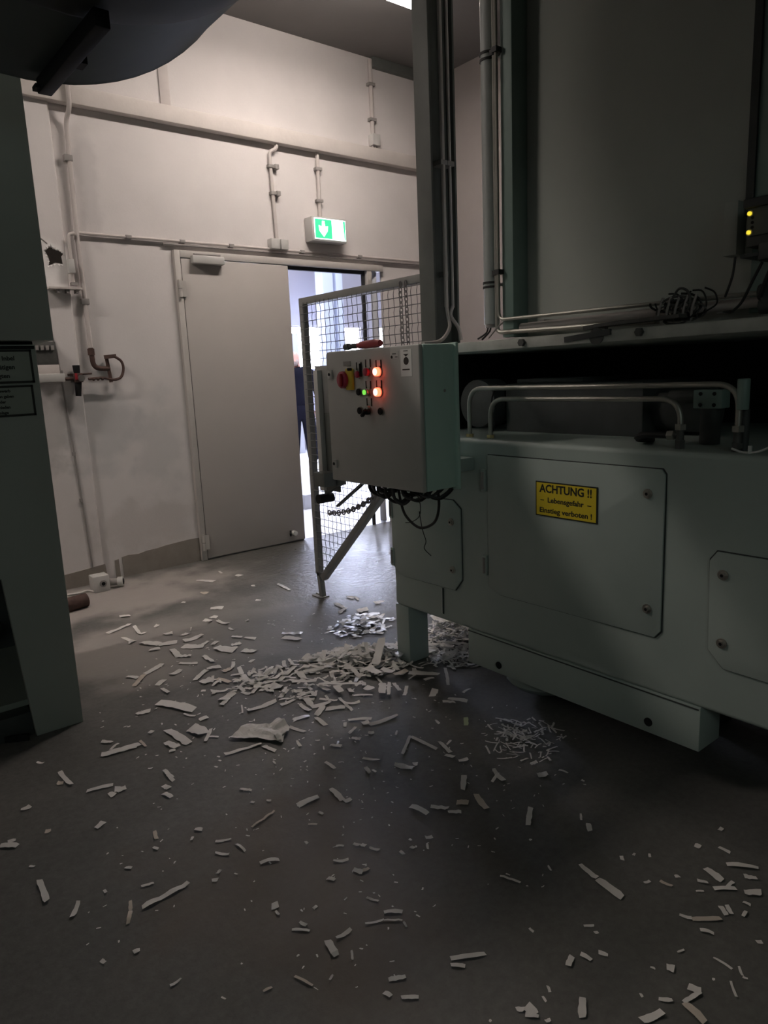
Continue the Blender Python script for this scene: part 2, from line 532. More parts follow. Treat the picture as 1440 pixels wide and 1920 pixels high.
leaf = MB().box(2.322, YW - 0.03, 0.012, 3.246, YW + 0.03, 2.312).build('door_leaf', 'door', door, 0.004)
MB().box(2.318, YW - 0.01, 0.0, 3.246, YW + 0.1, 0.0125).build('threshold', 'clip', door)
MB().box(2.316, YW - 0.028, 0.012, 2.322, YW + 0.02, 2.312).build('door_gap', 'gasket', door)
for z in (2.03, 0.085):
    h = MB().cyl((2.292, YW - 0.045, z), (2.292, YW - 0.045, z + 0.125), 0.012, 10)
    h.box(2.285, YW - 0.042, z + 0.005, 2.34, YW - 0.031, z + 0.12)
    hg = h.build('hinge', 'frame', door)
    MB().cyl((2.292, YW - 0.045, z + 0.06), (2.292, YW - 0.045, z + 0.066), 0.0135, 10).build('knuckle', 'clip', hg)
dc = MB().box(2.395, YW - 0.085, 2.275, 2.655, YW - 0.03, 2.335).build('door_closer', 'pvc', door, 0.01)
MB().bar((2.63, YW - 0.06, 2.345), (2.42, YW - 0.05, 2.345), 0.02, 0.008).build('closer_arm', 'clip', dc)
bt = MB()
bt.cyl((3.125, YW - 0.03, 0.085), (3.125, YW - 0.075, 0.085), 0.022, 14)
bt.build('floor_bolt', 'sticker', door, 0.003)
MB().tube([(3.098, YW - 0.034, 0.062), (3.086, YW - 0.05, 0.085), (3.098, YW - 0.034, 0.108)], 0.007, 6).build('bolt_bracket', 'black', door)

wf = MB()
for a, b, c, d in ((-2.3, 2.38, -0.7, 2.45), (-2.3, 3.35, -0.7, 3.42), (-2.3, 2.45, -2.22, 3.35), (-0.78, 2.45, -0.7, 3.35)):
    wf.box(a, -4.0, b, c, -3.95, d)
struct('window_5', wf, 'frame')  # made-up frame around the added fill light, out of view
# ================================================================== WALL SERVICES
def conduit(name, path, r, label, cat='pipe', clips=(), m='conduit', rr=0.03):
    o = MB().tube(round_path(path, rr), r, 8).build(name, m)
    tag(o, label, cat)
    for c in clips:
        MB().box(c[0] - r * 1.9, c[1] - r * 1.3, c[2] - 0.012, c[0] + r * 1.9, YW if c[1] > 4.9 else c[1] + r * 2, c[2] + 0.012) \
            .build('clip', 'clip', o, 0.002)
    return o

yp = YW - 0.022
conduit('conduit', [(1.585, yp, 2.385), (1.585, yp, 2.43), (2.2, yp, 2.432), (4.9, yp, 2.432)], 0.011,
        'long thin grey conduit running just above the double door', 'conduit',
        [(1.95, yp, 2.432), (2.35, yp, 2.432), (2.75, yp, 2.432), (3.4, yp, 2.432), (4.0, yp, 2.432)])
o = MB().tube([(2.2, yp, 2.405), (4.9, yp, 2.405)], 0.008, 6).build('cable', 'clip')
tag(o, 'second thinner cable right under the conduit above the door', 'cable')
# compressed air down pipe by the pier, over the ledge and down to the hose
air = MB().tube(round_path([(1.628, YW - 0.095, 3.62), (1.628, YW - 0.095, 3.20), (1.612, YW - 0.028, 3.13), (1.597, YW - 0.028, 2.4),
                            (1.60, YW - 0.028, 1.66)], 0.06), 0.015, 10).build('air_pipe', 'conduit')
tag(air, 'upright air pipe coming over the ledge down to a rusty elbow', 'pipe')
for z in (1.98, 2.9):
    MB().box(1.572, YW - 0.045, z - 0.02, 1.625, YW, z + 0.02).build('clip', 'clip', air, 0.003)
MB().tube(round_path([(1.60, YW - 0.028, 1.67), (1.605, YW - 0.028, 1.53), (1.715, YW - 0.028, 1.525)], 0.05), 0.017, 10).build('elbow', 'rust', air)
MB().cyl((1.60, YW - 0.028, 1.62), (1.60, YW - 0.028, 1.665), 0.024, 8).build('nut', 'rust', air)
MB().cyl((1.715, YW - 0.028, 1.43), (1.70, YW - 0.028, 1.60), 0.013, 8).build('tee', 'rust', air)
MB().bar((1.68, YW - 0.05, 1.605), (1.76, YW - 0.05, 1.612), 0.022, 0.026).build('valve', 'rust', air)
hose = MB().tube(smooth_path([(1.745, YW - 0.055, 1.61), (1.79, YW - 0.06, 1.575), (1.80, YW - 0.06, 1.52), (1.775, YW - 0.06, 1.462),
                              (1.72, YW - 0.06, 1.447), (1.65, YW - 0.06, 1.462), (1.55, YW - 0.06, 1.458)]), 0.0095, 8).build('air_hose', 'rust')
tag(hose, 'curved brown hose looping from the wall valve to the air regulator', 'hose')
for x in (1.58, 1.61, 1.64):
    MB().cyl((x, YW - 0.06, 1.457), (x + 0.012, YW - 0.06, 1.457), 0.0125, 8).build('hose_clamp', 'rust', hose)
reg = thing('air_regulator', (1.49, YW - 0.06, 1.34), 'black and red air regulator on the wall above a grey smudge', 'regulator')
MB().cyl((1.478, YW - 0.07, 1.45), (1.468, YW - 0.07, 1.345), 0.024, 12, 0.019).build('filter_bowl', 'black', reg)
MB().box(1.452, YW - 0.10, 1.438, 1.505, YW - 0.04, 1.50).build('regulator_body', 'rust', reg, 0.004)
MB().cyl((1.476, YW - 0.07, 1.50), (1.476, YW - 0.07, 1.553), 0.021, 10, 0.024).build('adjusting_knob', 'black', reg)
MB().cyl((1.49, YW - 0.10, 1.465), (1.49, YW - 0.118, 1.465), 0.022, 14).build('gauge', 'steel', reg)
MB().box(1.452, YW - 0.104, 1.455, 1.468, YW - 0.098, 1.50).build('red_band', 'red', reg)
MB().cyl((1.395, YW - 0.065, 1.463), (1.452, YW - 0.065, 1.463), 0.011, 8).build('inlet_pipe', 'rust', reg)
MB().cyl((1.42, YW - 0.05, 1.49), (1.58, YW - 0.05, 1.495), 0.007, 6).build('mounting_rod', 'rust', reg)
MB().box(1.44, YW - 0.05, 1.44, 1.47, YW, 1.50).build('wall_bracket', 'clip', reg)
# dark terminal box with light lower box at the edge of the left cabinet
tb = thing('terminal_box', (1.31, YW - 0.05, 1.45), 'dark switch box over a pale box half hidden by the left cabinet', 'box')
MB().box(1.20, YW - 0.10, 1.56, 1.355, YW - 0.03, 1.71).build('switch_row', 'grime', tb, 0.004)
for i in range(4):
    MB().box(1.225 + i * 0.032, YW - 0.112, 1.655, 1.243 + i * 0.032, YW - 0.10, 1.685).build('switch', 'clip', tb)
MB().box(1.20, YW - 0.16, 1.445, 1.372, YW - 0.03, 1.50).build('lower_box', 'pvc', tb, 0.004)
MB().box(1.20, YW - 0.10, 1.50, 1.36, YW - 0.03, 1.56).build('box_plate', 'conduit', tb, 0.003)
# long crack-like cable from the box down to the floor
cab = MB().tube(smooth_path([(1.34, YW - 0.036, 1.80), (1.372, YW - 0.036, 1.66), (1.378, YW - 0.036, 1.50), (1.392, YW - 0.036, 1.2),
                             (1.412, YW - 0.036, 0.7), (1.43, YW - 0.036, 0.12)], 3), 0.006, 6).build('wall_cable', 'clip')
tag(cab, 'thin grey cable down the wall from the dark box to the floor socket', 'cable')
for z in (1.51, 0.95, 0.62):
    MB().box(1.382 + (1.2 - z) * 0.03, YW - 0.045, z - 0.012, 1.402 + (1.2 - z) * 0.03, YW - 0.03, z + 0.012).build('clip', 'clip', cab)
# torn hole in the plaster
hp = [(1.378, 2.300), (1.394, 2.310), (1.417, 2.332), (1.428, 2.318), (1.447, 2.309), (1.466, 2.306), (1.492, 2.286), (1.478, 2.268), (1.481, 2.222),
      (1.436, 2.227), (1.392, 2.206), (1.400, 2.235), (1.396, 2.262)]
hole = MB().prism(hp, 1, YW - 0.032, YW - 0.029).build('wall_hole', 'hole')
tag(hole, 'ragged dark hole broken into the plaster near the upper left', 'hole')
rim = MB()
for i in range(len(hp)):
    a = Vector((hp[i][0], 0, hp[i][1])); b = Vector((hp[(i + 1) % len(hp)][0], 0, hp[(i + 1) % len(hp)][1]))
    c = Vector((1.43, 0, 2.29))
    for q in (0.2, 0.6):
        p = a.lerp(b, q)
        d = (p - c).normalized() * random.uniform(0.008, 0.022)
        rim.add([(p.x - 0.008, YW - 0.030, p.z - 0.006), (p.x + 0.008, YW - 0.030, p.z - 0.004), (p.x + d.x, YW - 0.04, p.z + d.z)], [(0, 1, 2)])
rim.build('broken_edge', 'plaster', hole, smooth=False)
# small bracket and valve below the hole
vb = thing('valve_bracket', (1.47, YW - 0.04, 2.02), 'small pale bracket with a short pipe and valve below the plaster hole', 'bracket')
MB().tube(round_path([(1.575, YW - 0.05, 2.42), (1.535, YW - 0.05, 2.41), (1.53, YW - 0.05, 2.08)], 0.03), 0.011, 8).build('valve_pipe', 'conduit', vb)
MB().box(1.505, YW - 0.08, 2.16, 1.545, YW - 0.03, 2.25).build('valve_body', 'pvc', vb, 0.004)
MB().box(1.51, YW - 0.085, 2.08, 1.55, YW - 0.04, 2.10).build('valve_foot', 'clip', vb)
MB().box(1.36, YW - 0.10, 2.052, 1.57, YW - 0.03, 2.064).build('shelf_plate', 'conduit', vb)
for x in (1.41, 1.47, 1.53):
    MB().box(x, YW - 0.09, 2.028, x + 0.018, YW - 0.04, 2.052).build('plug', 'clip', vb)
crack = MB().tube([(1.30, YW - 0.0305, 2.40), (1.34, YW - 0.0305, 2.39), (1.37, YW - 0.0305, 2.37), (1.40, YW - 0.0305, 2.345)], 0.004, 4) \
    .build('plaster_crack', 'clip', hole)
# exit sign and its conduit
ex = thing('exit_sign', (3.63, 5.20, 2.51), 'glowing green and white emergency exit sign above the open door half', 'sign')
MB().box(3.452, 5.135, 2.512, 3.80, 5.25, 2.705).build('sign_housing', 'pvc', ex, 0.008)
fx0, fx1, fz0, fz1, fy = 3.472, 3.788, 2.527, 2.692, 5.134
MB().box(fx0, fy - 0.004, fz0, fx1, fy, fz1).build('light_panel', 'exit_white', ex)
gp = MB().box(fx0 + 0.006, fy - 0.006, fz0 + 0.008, fx0 + 0.172, fy - 0.004, fz1 - 0.008).build('green_field', 'exit_green', ex)
MB().prism([(3.548, 2.672), (3.572, 2.672), (3.576, 2.628), (3.605, 2.634), (3.600, 2.595), (3.560, 2.545), (3.516, 2.592), (3.512, 2.636), (3.543, 2.626)],
           1, fy - 0.008, fy - 0.006).build('arrow', 'exit_white', ex)
MB().prism([(3.762, 2.684), (3.782, 2.684), (3.782, 2.535), (3.774, 2.535)], 1, fy - 0.006, fy - 0.004).build('green_edge', 'exit_green', ex)
conduit('conduit', [(3.605, yp, 3.23), (3.60, yp, 2.72)], 0.016, 'short upright conduit from the ledge down to the exit sign', 'conduit',
        [(3.605, yp, 3.10), (3.60, yp, 2.85)])
conduit('conduit', [(3.21, yp - 0.02, 3.235), (3.20, yp - 0.02, 3.19), (3.15, yp, 3.17), (3.152, yp, 3.0), (3.165, yp, 2.5)], 0.015,
        'upright conduit from the ledge to the small box over the door', 'conduit', [(3.155, yp, 3.06), (3.16, yp, 2.86)])
for z in (3.06, 2.86):
    tag(MB().box(3.18, YW - 0.05, z - 0.018, 3.215, YW, z + 0.018).build('pipe_clamp', 'clip', None, 0.003),
        ('upper' if z > 3 else 'lower') + ' small grey clamp beside the upright conduit over the door', 'clamp', 'pipe clamps over the door')
jb = thing('junction_box', (3.165, 5.2, 2.43), 'pair of small grey junction boxes on the wall above the door', 'box')
MB().box(3.085, YW - 0.07, 2.43, 3.165, YW, 2.51).build('box_body', 'pvc', jb, 0.006)
MB().box(3.175, YW - 0.07, 2.43, 3.245, YW, 2.51).build('box_body', 'pvc', jb, 0.006)
conduit('conduit', [(4.205, yp, 4.06), (4.205, yp, 3.45)], 0.018, 'upright conduit from the ceiling to the box above the ledge', 'conduit',
        [(4.205, yp, 3.86), (4.205, yp, 3.58)])
ub = thing('outlet_box', (4.215, 5.2, 3.34), 'small white outlet box on the upper wall above the ledge', 'box')
MB().box(4.17, YW - 0.07, 3.365, 4.255, YW, 3.46).build('box_body', 'pvc', ub, 0.008)
for i in range(3):
    MB().cyl((4.185 + i * 0.025, YW - 0.04, 3.335), (4.185 + i * 0.025, YW - 0.04, 3.366), 0.008, 8).build('cable_gland', 'clip', ub)
# floor socket, pipe stub, brown pipe piece
fs = thing('floor_socket', (1.41, 4.98, 0), 'pale square floor socket box at the foot of the left wall', 'socket')
MB().box(1.352, 4.955, 0, 1.462, 5.06, 0.115).build('socket_box', 'pvc', fs, 0.006)
MB().cyl((1.415, 4.956, 0.06), (1.415, 4.945, 0.06), 0.024, 16).build('socket_ring', 'clip', fs)
MB().cyl((1.415, 4.946, 0.06), (1.415, 4.943, 0.06), 0.013, 12).build('socket_hole', 'black', fs)
ps = thing('pipe_stub', (1.52, 5.0, 0), 'short grey pipe fitting on the floor beside the square socket', 'pipe')
MB().cyl((1.475, 5.03, 0.04), (1.55, 4.985, 0.04), 0.026, 12).build('stub', 'clip', ps)
MB().cyl((1.53, 4.997, 0.04), (1.562, 4.978, 0.04), 0.034, 14).build('collar', 'pvc', ps)
MB().cyl((1.561, 4.9786, 0.04), (1.563, 4.9774, 0.04), 0.022, 14).build('bore', 'black', ps)
bp = MB().cyl((1.02, 4.66, 0.045), (1.225, 4.70, 0.045), 0.045, 16).build('brown_pipe', 'rust')
tag(bp, 'dark brown pipe offcut lying on the floor behind the left cabinet', 'pipe')
MB().cyl((1.2245, 4.6999, 0.045), (1.2262, 4.7002, 0.045), 0.034, 14).build('bore', 'black', bp)
rag = MB().tube(smooth_path([(1.20, 5.05, 0.008), (1.27, 5.02, 0.012), (1.33, 5.04, 0.01), (1.36, 4.97, 0.008)], 4), 0.007, 5).build('string', 'paper')
tag(rag, 'white string lying on the floor left of the socket box', 'string')

# ================================================================== CEILING LAMPS
def lamp(x0, x1, label, m='lamp_old'):
    t = thing('ceiling_lamp', ((x0 + x1) / 2, 4.05, 4.08), label, 'lamp', 'fluorescent ceiling battens')
    MB().box(x0, 3.99, 3.915, x1, 4.13, 3.99).build('housing', 'lamp_body', t, 0.004)
    MB().box(x0 + 0.012, 4.0, 3.895, x1 - 0.006, 4.12, 3.916).build('diffuser', m, t, 0.006)
    for x in (x0 + 0.3, x1 - 0.3):
        MB().cyl((x, 4.06, 3.985), (x, 4.06, 4.08), 0.006, 6).build('hanger', 'steel', t)

lamp(2.45, 3.72, 'lit white fluorescent batten at the top edge beside the dark column', 'lamp')
lamp(0.30, 1.82, 'dim worn fluorescent batten hidden above the big duct', 'lamp_worn')
lamp(-1.60, -0.08, 'lit fluorescent batten far left above the left cabinet')

# ================================================================== BIG DUCT TOP LEFT
du = thing('round_duct', (0.696, 0.6, 2.36), 'huge round grey duct hanging in the top left corner', 'duct')
c = Vector((0.696, 0, 3.209)); R0 = 0.847
def ring(y, r, n=72):
    return [(c.x + r * math.cos(2 * math.pi * k / n), y, c.z + r * math.sin(2 * math.pi * k / n)) for k in range(n)]
def shell(prof, n=72):
    mb = MB()
    vs = []
    for y, r in prof:
        vs += ring(y, r, n)
    fs = []
    for i in range(len(prof) - 1):
        for k in range(n):
            k2 = (k + 1) % n
            fs.append([i * n + k, i * n + k2, (i + 1) * n + k2, (i + 1) * n + k])
    fs.append(list(range(n)))
    fs.append([(len(prof) - 1) * n + k for k in range(n)])
    return mb.add(vs, fs)
shell([(1.95, R0 - 0.006), (2.585, R0 - 0.006), (2.60, R0 - 0.001)]).build('duct_shell', 'duct', du)
shell([(-1.6, R0 + 0.004), (2.0, R0 + 0.004), (2.10, R0 + 0.002), (2.12, R0 - 0.004)]).build('duct_near_part', 'duct_dark', du)  # nearer length of the duct, darker than the far end
rail = MB().bar((0.745, 2.02, 2.335), (0.735, 2.56, 2.335), 0.042, 0.045)
rl = rail.build('support_rail', 'black', du, 0.003)
MB().box(0.70, 2.52, 2.318, 0.716, 2.56, 2.33).build('rail_lug', 'black', du)
MB().box(0.765, 2.28, 2.32, 0.785, 2.33, 2.345).build('rail_clip', 'black', du)
for x in (-0.02, 1.41):
    MB().cyl((x, 2.3, 3.6), (x, 2.3, 4.08), 0.008, 6).build('hanger_rod', 'clip', du)

# ================================================================== LEFT CABINET
lc = thing('press_cabinet', (0.1, 3.4, 0), 'tall dark grey-green machine cabinet filling the left edge', 'cabinet')
up = MB().prism([(-1.4, 3.0), (0.785, 3.0), (0.785, 3.9), (-1.4, 3.9)], 2, 1.585, 2.545)
up.build('upper_housing', 'press', lc, 0.004)
low = MB()
low.prism([(-1.4, 0.68), (0.488, 0.68), (0.532, 0.0), (0.716, 0.0), (0.722, 1.572), (-1.4, 1.572)], 1, 3.03, 3.06)
low.build('front_panel', 'press', lc, 0.003)
MB().box(0.70, 3.06, 0, 0.722, 3.9, 1.572).build('side_panel', 'press', lc)
MB().box(-1.4, 3.06, 0.0, 0.53, 3.14, 0.10).build('sill_plate', 'machine_dark', lc, 0.004)
MB().box(-1.4, 3.14, 0.10, 0.69, 3.9, 0.125).build('floor_plate', 'plate', lc)
MB().box(-1.4, 3.88, 0, 0.70, 3.9, 1.57).build('back_panel', 'machine_dark', lc)
MB().box(-1.4, 3.06, 1.572, 0.72, 3.9, 1.587).build('shadow_gap', 'black', lc)
MB().tube([(-0.2, 3.5, 0.34), (0.35, 3.4, 0.30), (0.5, 3.35, 0.42)], 0.035, 10).build('inner_pipe', 'machine_dark', lc)
MB().bar((0.36, 3.10, 0.012), (0.50, 3.02, 0.012), 0.012, 0.03).build('floor_strip', 'black', lc)
for z0, z1, x1, lines in ((1.428, 1.553, 0.703, (('ausden Inbel', 0.023, 0.594), ('ange selbsttätigen', 0.023, 0.567), ('ausen, getätigten', 0.023, 0.550))),
                          (1.303, 1.420, 0.693, (('der zur gewerb', 0.015, 0.575), ('der verursachten gaben', 0.015, 0.56), ('auf jeder', 0.015, 0.575),
                                                 ('mit unterschieden', 0.015, 0.56), ('gewonnen Anlage', 0.015, 0.552)))):
    sp = MB().box(x1 - 0.42, 3.026, z0, x1, 3.031, z1).build('sign_plate', 'plate', lc)
    sp['label'] = 'framed German notice plate with black border'
    b = MB()
    for (xa, za, xb, zb) in ((x1 - 0.42, z0, x1, z0 + 0.008), (x1 - 0.42, z1 - 0.008, x1, z1), (x1 - 0.008, z0, x1, z1), (x1 - 0.42, z0, x1 - 0.412, z1)):
        b.box(xa, 3.0245, za, xb, 3.0262, zb)
    b.build('border', 'ink', sp)
    n = len(lines)
    for i, (tx, s_, xc) in enumerate(lines):
        z = z1 - (z1 - z0) * (i + 1) / (n + 1) * 1.04
        text('lettering', tx, s_, (xc - 0.01, 3.0252, z), (1, 0, 0), (0, 0, 1), 'ink', sp, bold=0.0006)
MB().box(-0.2, 3.02, 1.556, 0.715, 3.032, 1.566).build('top_strip', 'black', lc)

# ================================================================== BALING MACHINE
XM = 2.12
Y0 = -1.2
bm_ = thing('baling_machine', (2.7, 1.0, 0), 'large grey-green baling machine along the right side', 'machine')
body = MB().prism([(XM, 0.285), (XM, 1.122), (3.3, 1.122), (3.3, 0.285)], 1, Y0, 2.612)
body.build('body', 'machine', bm_, 0.018, segs=4)
MB().box(XM + 0.001, 1.055, 0.130, XM + 0.14, 2.112, 0.287).build('skirt_plate', 'machine', bm_, 0.003)
MB().box(XM + 0.001, 2.515, 0.0, XM + 0.125, 2.611, 0.287).build('leg', 'machine', bm_, 0.003)
MB().box(3.10, 2.50, 0.0, 3.25, 2.61, 0.287).build('leg', 'machine', bm_, 0.003)
for y in (1.2, 1.95, -0.9):
    MB().box(2.55, y, 0.0, 2.67, y + 0.1, 0.287).build('leg', 'machine_dark', bm_, 0.003)
MB().bar((XM - 0.0005, 2.11, 0.279), (XM - 0.0005, 1.06, 0.279), 0.003, 0.004).build('weld_seam', 'machine_dark', bm_)
for y, z in ((1.933, 0.168), (1.238, 0.170)):
    MB().cyl((XM - 0.002, y, z), (XM + 0.02, y, z), 0.0155, 16).build('drain_hole', 'black', bm_)
# curved pan under the skirt
pn = MB()
n = 20
prof = [(0.0, 0.0), (0.08, 0.006), (0.14, 0.022), (0.17, 0.05), (0.178, 0.12)]
vs, fs = [], []
for r, z in prof:
    for k in range(n):
        vs.append((2.36 + r * math.cos(2 * math.pi * k / n), 1.88 + r * math.sin(2 * math.pi * k / n), 0.012 + z))
for i in range(len(prof) - 1):
    for k in range(n):
        fs.append([i * n + k, i * n + (k + 1) % n, (i + 1) * n + (k + 1) % n, (i + 1) * n + k])
pn.add(vs, fs)
pn.build('round_pan', 'machine', bm_)
MB().cyl((2.36, 1.88, 0.12), (2.36, 1.88, 0.29), 0.03, 10).build('pan_post', 'machine_dark', bm_)

def machine_door(pts, hinges, bolts, m='machine'):
    d = MB().prism(pts, 0, XM - 0.009, XM - 0.001).build('door_panel', m, bm_, 0.002)
    # shadow joint behind the panel edge
    cx = sum(p[0] for p in pts) / len(pts); cz = sum(p[1] for p in pts) / len(pts)
    MB().prism([(cx + (p[0] - cx) * 1.0 + (0.0035 if p[0] > cx else -0.0035), p[1] + (0.0035 if p[1] > cz else -0.0035)) for p in pts],
               0, XM - 0.0012, XM - 0.0004).build('joint', 'machine_dark', d)
    for (y, z0, z1) in hinges:
        h = MB().box(XM - 0.014, y - 0.012, z0, XM, y + 0.010, z1)
        hh = h.build('hinge', 'machine', d, 0.002)
        MB().cyl((XM - 0.014, y, z0 + 0.01), (XM - 0.014, y, z1 - 0.01), 0.0065, 8).build('pin', 'clip', hh)
    for (y, z) in bolts:
        b = MB().cyl((XM - 0.009, y, z), (XM - 0.013, y, z), 0.0165, 16)
        b.cyl((XM - 0.013, y, z), (XM - 0.020, y, z), 0.011, 6)
        bb = b.build('bolt', 'steel', d)
        MB().cyl((XM - 0.0201, y, z), (XM - 0.0207, y, z), 0.0055, 6).build('socket', 'black', bb)
    return d

machine_door([(1.974, 1.063), (1.213, 1.062), (1.200, 1.045), (1.200, 0.515), (1.222, 0.489), (1.912, 0.485), (1.976, 0.51)],
             [(1.997, 0.912, 1.003), (1.995, 0.555, 0.642)], [(1.258, 0.979), (1.249, 0.584)])
machine_door([(2.606, 0.846), (2.184, 0.853), (2.137, 0.818), (2.136, 0.505), (2.181, 0.449), (2.527, 0.444), (2.606, 0.485)],
             [(2.606, 0.722, 0.815), (2.606, 0.486, 0.575)], [(2.191, 0.757), (2.188, 0.541)])
machine_door([(1.043, 0.790), (1.020, 0.822), (0.50, 0.822), (0.50, 0.44), (0.985, 0.448), (1.036, 0.500)],
             [(0.5, 0.5, 0.58)], [(0.998, 0.752), (0.992, 0.532)])
MB().bar((XM - 0.001, 2.272, 0.44), (XM - 0.001, 2.273, 0.318), 0.006, 0.003).build('paper_slit', 'sticker', bm_)
MB().bar((XM - 0.0007, 2.262, 0.44), (XM - 0.0007, 2.263, 0.318), 0.006, 0.004).build('slit_shadow', 'black', bm_)
# warning sign
sg = MB().box(XM - 0.0125, 1.449, 0.8495, XM - 0.009, 1.7225, 0.9815).build('warning_sign', 'ink', bm_)
sg['label'] = 'yellow warning plate with black German lettering'
MB().box(XM - 0.0135, 1.4535, 0.854, XM - 0.0125, 1.718, 0.977).build('yellow_face', 'sign_yellow', sg)
XT = XM - 0.0139
for tx, sz, yc, zc, wd, bd in (('ACHTUNG !!', 0.042, 1.586, 0.9545, 0.232, 0.0011), ('–  Lebensgefahr  –', 0.027, 1.586, 0.9125, 0.226, 0.0006),
                               ('Einstieg verboten !', 0.027, 1.586, 0.8725, 0.232, 0.0006)):
    text('lettering', tx, sz, (XT, yc, zc), (0, -1, 0), (0, 0, 1), 'ink', sg, bold=bd, width=wd)
# hood over the open bay
hood = MB().prism([(2.25, 1.48), (2.25, 1.522), (2.52, 1.535), (3.3, 1.535), (3.3, 1.48)], 1, Y0, 2.56)
hood.build('hood', 'dusty', bm_, 0.006)
MB().box(3.26, Y0, 1.12, 3.3, 2.56, 1.485).build('bay_back', 'black', bm_)
MB().box(2.35, 2.50, 1.12, 3.3, 2.56, 1.485).build('bay_end', 'black', bm_)
MB().box(2.48, 1.51, 1.12, 2.95, 2.20, 1.335).build('press_block', 'machine_dark', bm_, 0.008)
MB().box(2.50, 1.8, 1.335, 2.9, 2.15, 1.355).build('block_cap', 'machine_dark', bm_, 0.004)
MB().cyl((2.42, 2.32, 1.25), (2.55, 2.32, 1.25), 0.11, 24).build('flywheel', 'machine_dark', bm_, 0.004)
MB().cyl((2.62, 1.30, 1.22), (2.62, 1.52, 1.22), 0.085, 20).build('motor', 'machine_dark', bm_, 0.01)
vb_ = MB().box(2.34, 1.14, 1.243, 2.40, 1.238, 1.305).build('valve_block', 'green', bm_, 0.003)
for y in (1.165, 1.212):
    for z in (1.255, 1.292):
        MB().cyl((2.3405, y, z), (2.338, y, z), 0.0065, 10).build('screw', 'black', vb_)
MB().cyl((2.37, 1.19, 1.12), (2.37, 1.19, 1.243), 0.033, 16).build('valve_post', 'machine_dark', bm_)
MB().cyl((2.37, 1.24, 1.283), (2.37, 1.335, 1.279), 0.026, 12).build('valve_coil', 'grime', bm_, 0.003)
MB().cyl((2.37, 1.335, 1.279), (2.37, 1.375, 1.278), 0.018, 10).build('valve_cap', 'grime', bm_)
# hydraulic tubes on the front edge
def fitting(x, y, z, axis='z'):
    f = MB()
    f.cyl((x, y, z), (x, y, z + 0.012), 0.017, 6)
    return f
XT2 = 2.20
def htube(y0, y1, zt, rr, zb0, zb1):
    t = MB().tube(round_path([(XT2, y0, zb0), (XT2, y0, zt), (XT2, y1, zt), (XT2, y1, zb1)], rr, 10), 0.0095, 12).build('hydraulic_tube', 'tube', bm_)
    for y, z in ((y0, zb0), (y1, zb1)):
        for k, (r, h) in enumerate(((0.017, 0.016),)):
            MB().cyl((XT2, y, z), (XT2, y, z + 0.016), 0.0165, 6).build('union_nut', 'brass', t)
    return t
t1 = htube(2.155, 1.018, 1.327, 0.075, 1.12, 1.12)
t2 = htube(2.035, 1.203, 1.283, 0.075, 1.12, 1.12)
for y in (1.203, 1.018):
    MB().cyl((XT2, y, 1.122), (XT2, y, 1.15), 0.017, 6).build('lower_nut', 'grime', bm_)
    MB().cyl((XT2, y, 1.15), (XT2, y, 1.185), 0.0125, 10).build('tee_body', 'grime', bm_)
    MB().cyl((XT2, y, 1.183), (XT2, y, 1.202), 0.019, 6).build('upper_nut', 'tube', bm_)
MB().tube([(XT2, 1.203, 1.166), (XT2, 1.222, 1.166)], 0.010, 8).build('side_port', 'grime', bm_)
MB().cyl((XT2, 1.222, 1.165), (XT2, 1.245, 1.164), 0.0165, 6).build('side_nut', 'tube', bm_)
MB().tube(smooth_path([(XT2, 1.245, 1.164), (XT2, 1.32, 1.163), (XT2 + 0.01, 1.36, 1.155), (XT2 + 0.06, 1.385, 1.14), (XT2 + 0.15, 1.39, 1.13)], 4), 0.0115, 8).build('hydraulic_hose', 'rubber', bm_)
MB().cyl((XT2 + 0.002, 1.008, 1.25), (XT2 + 0.002, 1.008, 1.343), 0.018, 14).build('accumulator', 'green', bm_, 0.003)
MB().cyl((XT2 + 0.03, 1.012, 1.12), (XT2 + 0.03, 1.012, 1.25), 0.014, 12).build('accumulator_post', 'machine_dark', bm_)
MB().tube(smooth_path([(2.17, 1.02, 1.135), (2.17, 0.985, 1.125), (2.17, 0.94, 1.13), (2.17, 0.90, 1.15)], 4), 0.0035, 6).build('loose_wire', 'paper', bm_)
MB().box(2.166, 0.962, 1.122, 2.176, 0.97, 1.146).build('cable_tie', 'sticker', bm_)
MB().tube(smooth_path([(2.25, 2.08, 1.125), (2.25, 2.06, 1.18), (2.25, 2.075, 1.27), (2.27, 2.06, 1.34)], 4), 0.004, 6).build('bay_cable', 'rubber', bm_)
# hood front nuts
for y, z in ((1.903, 1.502), (1.387, 1.506)):
    MB().cyl((2.25, y, z), (2.236, y, z), 0.0155, 6).build('hood_bolt', 'grime', bm_)
MB().cyl((2.25, 1.56, 1.503), (2.246, 1.56, 1.503), 0.03, 16).build('hood_plug', 'grime', bm_)
MB().bar((2.246, 1.50, 1.515), (2.252, 1.70, 1.50), 0.012, 0.02).build('hood_strap', 'machine_dark', bm_)

